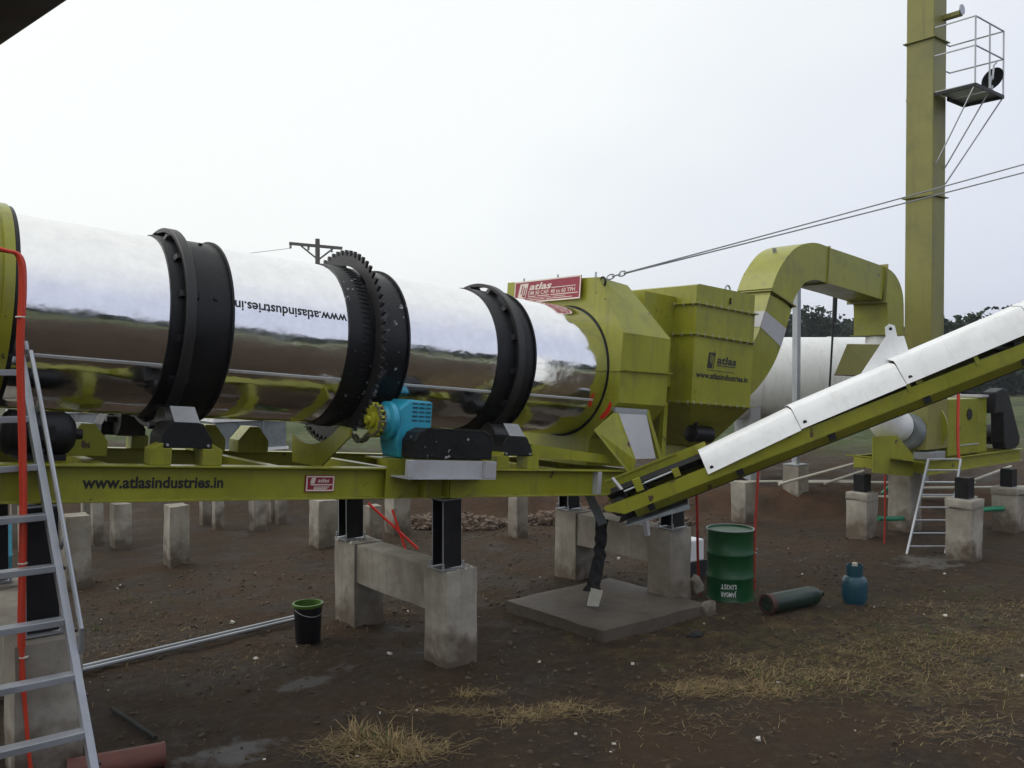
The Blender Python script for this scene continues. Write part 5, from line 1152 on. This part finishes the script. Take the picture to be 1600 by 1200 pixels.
# ------------------------------------------------------------------ eave of the cabin the picture is taken from
rf = thing('cabin_eave', 'dark brown corner of a cabin roof eave at the top left', 'roof eave', (-1.5, 3.0, 0))
mb = MB(); mb.hexa([(0.835, 3.64, 4.30), (0.71, 4.40, 4.30), (-4.0, 4.40, 4.30), (-4.0, 3.0, 4.30)], [(0.835, 3.64, 4.36), (0.71, 4.40, 4.36), (-4.0, 4.40, 4.36), (-4.0, 3.0, 4.36)])
mb = MB(); x0 = 0.84
vs_ = [(0.835, 3.64, 4.30), (0.60, 5.10, 4.30), (-4.0, 5.1, 4.30), (-4.0, 1.0, 4.30), (1.27, 1.0, 4.30)]
mb.add(vs_ + [(x, y, 4.37) for x, y, z in vs_], [(4, 3, 2, 1, 0), (5, 6, 7, 8, 9)] + [(i, (i + 1) % 5, 5 + (i + 1) % 5, 5 + i) for i in range(5)]); mb.build('roof_sheet', 'brownroof', rf)
mb = MB(); mb.box(-3.0, -2.9, 4.6, 4.7, 0, 4.295); mb.build('post', 'brownroof', rf)
mb = MB(); mb.box(-3.0, -2.9, 1.4, 1.5, 0, 4.295); mb.build('post', 'brownroof', rf)

# ------------------------------------------------------------------ utility pole
up_ = thing('utility_pole', 'weathered utility pole with a braced crossarm beyond the drum', 'utility pole', (20.73, 41.28, 0.4))
mb = MB(); mb.tube([(20.73, 41.28, 0.0), (20.73, 41.28, 9.45)], [0.16, 0.115], 12); mb.build('shaft', 'wood', up_, smooth=True)
a, b = Vector((19.62, 42.17, 9.22)), Vector((21.7, 40.48, 8.97)); mb = MB(); mb.bar(a, b, 0.12, 0.15); mb.build('crossarm', 'wood', up_)
for k in (0.22, 0.82):
    mb = MB(); mb.bar(a.lerp(b, k) - Vector((0, 0, 0.07)), (20.73, 41.2, 8.38), 0.05, 0.08); mb.build('brace', 'wood', up_)
for k in (0.02, 0.36, 0.8):
    q = a.lerp(b, k); mb = MB(); mb.lathe([(0.03, -0.08), (0.07, -0.1), (0.05, -0.16), (0.07, -0.2), (0.03, -0.26)], 'z', c=tuple(q), n=10); mb.build('insulator', 'grey', up_)
wire(a - Vector((0, 0, 0.25)), (2.0, 60.0, 8.6), 0.013, 'thin power line running left from the utility pole', 0.6, m='grey', name='power_line', cat='wire')

# ------------------------------------------------------------------ trees
def tree(x, y, h, wd, seed, label, n=1500, lean=0.0, group='trees on the skyline'):
    rn = random.Random(seed); zb = gz(x, y) - 0.2
    t = thing('tree', label, 'tree', (x, y, zb), group=group)
    mb = MB(); th = h * 0.62
    mb.tube([(x, y, zb), (x + 0.02 * h, y, zb + th * 0.5), (x, y + 0.02 * h, zb + th)], [h * 0.03, h * 0.022, h * 0.008], 8)
    lobes = []
    for i in range(9):
        a = rn.uniform(0, 2 * math.pi); rr = rn.uniform(0.15, 0.72) * wd / 2; zz = zb + h * rn.uniform(0.25, 0.86)
        lobes.append((Vector((x + rr * math.cos(a), y + rr * math.sin(a), zz)), rn.uniform(0.20, 0.34) * wd))
        mb.tube([(x, y, zb + h * rn.uniform(0.2, 0.5)), tuple(lobes[-1][0])], [h * 0.012, h * 0.004], 5)
    lobes.append((Vector((x, y, zb + h * 0.82)), 0.22 * wd))
    mb.build('trunk', 'bark', t, smooth=True)
    mb = MB()
    for i in range(n):
        c_, r_ = rn.choice(lobes)
        d = Vector((rn.gauss(0, 1), rn.gauss(0, 1), rn.gauss(0, 0.8))).normalized() * r_ * (rn.random() ** 0.4) * 1.05
        p_ = c_ + d; s_ = wd * rn.uniform(0.035, 0.07)
        u = Vector((rn.gauss(0, 1), rn.gauss(0, 1), rn.gauss(0, 0.6))).normalized(); v = u.cross(Vector((rn.gauss(0, 1), rn.gauss(0, 1), rn.gauss(0, 1)))).normalized()
        mb.add([p_ - u * s_, p_ - v * s_ * 0.6, p_ + u * s_, p_ + v * s_ * 0.6], [(0, 1, 2, 3)])
    mb.build('crown', 'leaf', t, normals=False)
def cam_pt(px, d): return f_ * d + r_ * ((px - 800) / 1386 * d)
tl = [(1236, 92, 6.6, 5.0), (1258, 84, 6.9, 4.6), (1280, 90, 6.0, 4.6), (1290, 86, 6.6, 3.6), (1308, 90, 6.6, 4.4), (1330, 84, 5.4, 4.4), (1346, 92, 6.5, 5.0), (1362, 96, 6.6, 4.6), (1213, 88, 6.2, 4.6), (1388, 92, 6.4, 5.0),
      (1478, 62, 5.6, 3.0), (1500, 60, 5.9, 3.6), (1522, 84, 6.0, 5.0), (1548, 88, 5.6, 4.4), (1582, 95, 8.2, 6.0), (1420, 95, 6.0, 5.0), (1450, 95, 5.6, 5.0)]
adj = ['tallest round', 'rounded', 'low', 'slim', 'dense', 'low spreading', 'broad', 'hazy', 'short', 'wide', 'narrow dark', 'big dark', 'pale distant', 'low distant', 'large distant', 'small', 'faint']
where = ['left of the duct post', 'just left of the duct post top', 'between the duct post and tie rod', 'right behind the tie rod', 'just right of the tie rod', 'in the dip right of the tie rod', 'left of the drop elbow', 'against the drop elbow', 'beside the duct riser', 'half hidden by the drop elbow', 'touching the right edge of the stack', 'right of the stack', 'second right of the stack', 'far right above the conveyor', 'at the right picture edge', 'behind the stack', 'peeping behind the stack']
for i, (px, d, h, wd) in enumerate(tl):
    p_ = cam_pt(px, d); tree(p_.x, p_.y, h * (1.25 if px < 1440 else 1.08), wd * 1.25, 100 + i, adj[i] + ' dark tree on the skyline ' + where[i], n=1300)
# low wood behind the photographer (mirrored in the drum) and a hedge band beyond the tank
def wood(name, label, line, h, dens, seed, ws=1.0):
    rn = random.Random(seed); mb = MB()
    for (ax, ay), (bx, by) in zip(line, line[1:]):
        ln = math.hypot(bx - ax, by - ay); k = int(ln * dens)
        for i in range(k):
            t_ = rn.random(); x = ax + (bx - ax) * t_; y = ay + (by - ay) * t_
            hh = h * (0.62 + 0.5 * noise.noise(Vector((x * 0.11, y * 0.11, seed))) + 0.25 * noise.noise(Vector((x * 0.5, y * 0.5, seed))))
            p_ = Vector((x + rn.gauss(0, 1.2), y + rn.gauss(0, 1.2), 0.2 + hh * rn.random() ** 0.8)); s_ = rn.uniform(0.35, 0.8) * ws
            u = Vector((rn.gauss(0, 1), rn.gauss(0, 1), rn.gauss(0, 1))).normalized(); v = u.cross(Vector((rn.gauss(0, 1), rn.gauss(0, 1), rn.gauss(0, 1)))).normalized()
            mb.add([p_ - u * s_, p_ - v * s_ * 0.7, p_ + u * s_, p_ + v * s_ * 0.7], [(0, 1, 2, 3)])
    mb.single(name, 'leaf', label, 'wood', (line[0][0], line[0][1], 0), kind='stuff', normals=False)
wood('far_wood', 'distant dark wood mirrored along the drum', [(-110, -40), (-60, -75), (0, -85), (60, -78), (120, -55), (170, -20)], 17, 60, 5, 2.0)
q0, q1 = cam_pt(1140, 88), cam_pt(1700, 88)
wood('hedge_band', 'low dark hedge band along the skyline behind the white tank', [(q0.x, q0.y), (q1.x, q1.y)], 5.0, 110, 9, 0.9)
q0, q1 = cam_pt(-300, 120), cam_pt(1140, 120)
wood('hedge_band', 'low dark hedge on the skyline hidden behind the dryer', [(q0.x, q0.y), (q1.x, q1.y)], 3.0, 24, 10, 1.2)

# ------------------------------------------------------------------ loose ground stuff
def stuff(name, label, cat, mb, m, normals=False): mb.single(name, m, label, cat, (0, 0, 0), kind='stuff', normals=normals)
def blade(mb, x, y, h, lean, az, wd, flat=0.0):
    z = gz(x, y) - 0.005; d = Vector((math.cos(az), math.sin(az), 0)); s_ = Vector((-d.y, d.x, 0)) * wd
    p0 = Vector((x, y, z)); p1 = p0 + d * lean * 0.45 + Vector((0, 0, h * 0.7)); p2 = p0 + d * lean + Vector((0, 0, h * (1 - flat)))
    mb.add([p0 - s_, p0 + s_, p1 + s_ * 0.8, p1 - s_ * 0.8, p2], [(0, 1, 2, 3), (3, 2, 4)])
def tuft(mb, x, y, rad, n, h, rn):
    for i in range(n):
        a = rn.uniform(0, 2 * math.pi); r_ = rad * abs(rn.gauss(0, 0.5)); hh = h * rn.uniform(0.3, 1.1)
        blade(mb, x + r_ * math.cos(a), y + r_ * math.sin(a), hh, hh * rn.uniform(0.5, 2.4), a + rn.gauss(0, 0.9), rn.uniform(0.0025, 0.005), rn.choice((0, 0.3, 0.7, 0.9)))
def straw(mb, x, y, rx, ry, ang, n, ln, rn):
    # flattened stalks lying in a loose mat, mostly combed one way
    for i in range(int(n * 1.7) if n > 1 else 1):
        a, b = rn.gauss(0, 0.5) * rx, rn.gauss(0, 0.45) * ry
        px_ = x + a * math.cos(ang) - b * math.sin(ang); py_ = y + a * math.sin(ang) + b * math.cos(ang)
        az = ang + rn.gauss(0, 0.7) + (math.pi if rn.random() < 0.5 else 0); l_ = ln * rn.uniform(0.4, 1.3); lift = rn.choice((0.004, 0.01, 0.02, 0.035)) * rn.uniform(0.5, 1.4); wd = rn.uniform(0.0011, 0.0026)
        z = gz(px_, py_); d = Vector((math.cos(az), math.sin(az), 0)); s_ = Vector((-d.y, d.x, 0)) * wd
        p0 = Vector((px_, py_, z + rn.uniform(0.0, 0.012))); p1 = p0 + d * l_ * 0.5 + Vector((0, 0, lift)) + s_ * rn.uniform(-6, 6); p2 = p0 + d * l_ + Vector((0, 0, lift * rn.uniform(-0.2, 1.0))) + s_ * rn.uniform(-12, 12)
        mb.add([p0 - s_, p0 + s_, p1 + s_, p1 - s_, p2], [(0, 1, 2, 3), (3, 2, 4)])
rn = random.Random(21); mb = MB()
for x, y, rad, n, h in ((3.43, 6.15, .24, 150, .13), (3.52, 5.82, .24, 140, .12), (3.62, 5.62, .2, 80, .10), (4.62, 6.34, .12, 30, .08), (7.0, 4.9, .4, 80, .09), (6.75, 4.72, .3, 60, .09), (7.5, 4.5, .6, 90, .06), (8.6, 4.2, .8, 110, .05), (9.8, 4.2, .9, 100, .05)):
    tuft(mb, x, y, rad, n, h, rn)
for x, y, rx, ry, ang, n, ln in ((3.35, 6.05, .35, .25, -0.5, 260, .16), (3.55, 5.68, .4, .25, -0.4, 300, .16), (4.35, 6.10, .5, .12, -0.7, 150, .13), (4.85, 5.62, .45, .16, -0.2, 260, .14), (4.7, 6.3, .3, .1, -0.6, 70, .12), (5.2, 5.35, .4, .15, -0.5, 90, .12),
        (6.35, 5.12, .42, .26, -0.5, 420, .13), (6.75, 4.75, .4, .25, -0.7, 260, .12), (7.3, 5.2, .6, .4, -0.6, 320, .11), (7.6, 4.5, .8, .5, -0.6, 460, .11), (8.5, 4.7, .9, .6, -0.6, 520, .10), (9.5, 4.3, 1.0, .7, -0.6, 520, .10), (8.4, 3.6, .9, .6, -0.6, 420, .10), (10.8, 4.8, 1.2, .7, -0.6, 420, .10), (7.3, 3.2, .7, .4, -0.6, 200, .1), (11.5, 3.9, 1.2, .9, -0.6, 420, .1), (5.8, 4.6, .8, .4, -0.6, 90, .1), (2.9, 9.8, .9, .8, 0.3, 160, .09), (3.5, 8.4, 1.0, .6, 0.2, 90, .09), (6.2, 8.9, .9, .6, 0.4, 110, .09)):
    straw(mb, x, y, rx, ry, ang, n, ln, rn)
for i in range(1500):                    # scattered single stalks
    straw(mb, rn.uniform(1.5, 13), rn.uniform(3, 11), .1, .1, rn.uniform(0, 6.28), 1, .08, rn)
stuff('dry_grass', 'tufts of dry yellow straw and grass on the mud', 'grass', mb, 'straw')
mb = MB()
for x, y, rad, n, h in ((3.5, 5.95, .2, 25, .08), (7.2, 4.6, .6, 90, .05), (8.4, 4.6, .7, 90, .05), (9.4, 4.5, .8, 90, .05), (7.0, 5.0, .4, 50, .05), (3.2, 11.5, .9, 90, .06), (2.6, 10.6, .7, 70, .06), (11.5, 5.0, .8, 70, .06), (8.0, 4.9, .9, 160, .035), (9.2, 4.0, 1.0, 170, .035), (10.4, 4.4, 1.1, 170, .035), (7.4, 4.1, .7, 100, .035)):
    tuft(mb, x, y, rad, n, h, rn)
stuff('green_weeds', 'sparse green weeds among the straw', 'weeds', mb, 'weed')
def pebbles(n, area, smin, smax, seed, zoff=0.0, heap=None):
    rn = random.Random(seed); mb = MB()
    for i in range(n):
        if heap:
            cx, cy, rx, ry, hh, rotz = heap; a = rn.uniform(0, 6.28); q = rn.random() ** 0.5
            lx, ly = rx * q * math.cos(a), ry * q * math.sin(a); x = cx + lx * math.cos(rotz) - ly * math.sin(rotz); y = cy + lx * math.sin(rotz) + ly * math.cos(rotz)
            z = gz(x, y) + hh * (1 - q) ** 0.8
        else:
            x = rn.uniform(area[0], area[1]); y = rn.uniform(area[2], area[3]); z = gz(x, y)
        s_ = smin + (smax - smin) * rn.random() ** 3
        rt = Matrix.Rotation(rn.uniform(0, 6.28), 3, 'Z') @ Matrix.Rotation(rn.uniform(-.6, .6), 3, 'X')
        k = [s_ * rn.uniform(0.6, 1.3), s_ * rn.uniform(0.5, 1.0), s_ * rn.uniform(0.35, 0.7)]
        vs_ = [rt @ Vector((sx * k[0] * rn.uniform(.6, 1), sy * k[1] * rn.uniform(.6, 1), sz * k[2] * rn.uniform(.6, 1))) + Vector((x, y, z + k[2] * 0.3)) for sx in (-1, 1) for sy in (-1, 1) for sz in (-1, 1)]
        mb.add(vs_, [(0, 1, 3, 2), (4, 6, 7, 5), (0, 4, 5, 1), (2, 3, 7, 6), (0, 2, 6, 4), (1, 5, 7, 3)])
    return mb
stuff('pebbles', 'small stones and clods scattered over the mud', 'stones', pebbles(7000, (1, 14, 2.5, 13), 0.005, 0.03, 4), 'stone')
for hp_, nm in (((9.4, 13.4, 1.1, 0.6, 0.22, R(-40)), 'left heap of broken bricks and rubble behind the black column'), ((11.8, 11.9, 1.8, 0.6, 0.26, R(-40)), 'long heap of broken rubble behind the discharge end')):
    stuff('rubble_heap', nm, 'rubble', pebbles(1100, None, 0.02, 0.09, int(hp_[0] * 10), heap=hp_), 'debris')
stuff('litter_scraps', 'pale paper and plaster scraps dotted over the ground', 'litter', pebbles(90, (2, 13, 3, 12.5), 0.008, 0.03, 77), 'litter')

# mortar lumps left around the column feet on the middle pier
mb = MB(); rn = random.Random(5)
for i in range(60):
    cx, cy = rn.choice(((5.0, 7.1), (4.93, 8.95))); x = cx + rn.uniform(-.15, .17); y = cy + rn.uniform(-.16, .2); s_ = rn.uniform(.008, .022)
    mb.hexa([(x - s_, y - s_, .945), (x + s_, y - s_ * .6, .945), (x + s_ * .8, y + s_, .945), (x - s_, y + s_ * .7, .945)], [(x - s_ * .5, y - s_ * .4, .955 + s_ * .7), (x + s_ * .4, y - s_ * .3, .955 + s_ * .6), (x + s_ * .4, y + s_ * .5, .955 + s_ * .8), (x - s_ * .4, y + s_ * .4, .955 + s_ * .5)])
stuff('mortar_lumps', 'pale mortar lumps around the column feet on the middle pier', 'mortar', mb, 'litter')

# ------------------------------------------------------------------ moist overcast air
hz = bpy.data.materials.new('moist_air'); hz.use_nodes = True; t_ = hz.node_tree; t_.nodes.clear()
pv = t_.nodes.new('ShaderNodeVolumePrincipled'); pv.inputs['Color'].default_value = (0.86, 0.91, 1.0, 1); pv.inputs['Density'].default_value = 0.0006; pv.inputs['Anisotropy'].default_value = 0.1
mo = t_.nodes.new('ShaderNodeOutputMaterial'); t_.links.new(pv.outputs[0], mo.inputs['Volume'])
mb = MB(); mb.box(-930, 930, -930, 930, -1.5, 30); ho = bpy.data.objects.new('haze', mb.mesh('haze', (0, 0, 0))); col.objects.link(ho); ho.data.materials.append(hz); ho['kind'] = 'stuff'; ho['label'] = 'thin moist haze filling the air over the yard and fields'
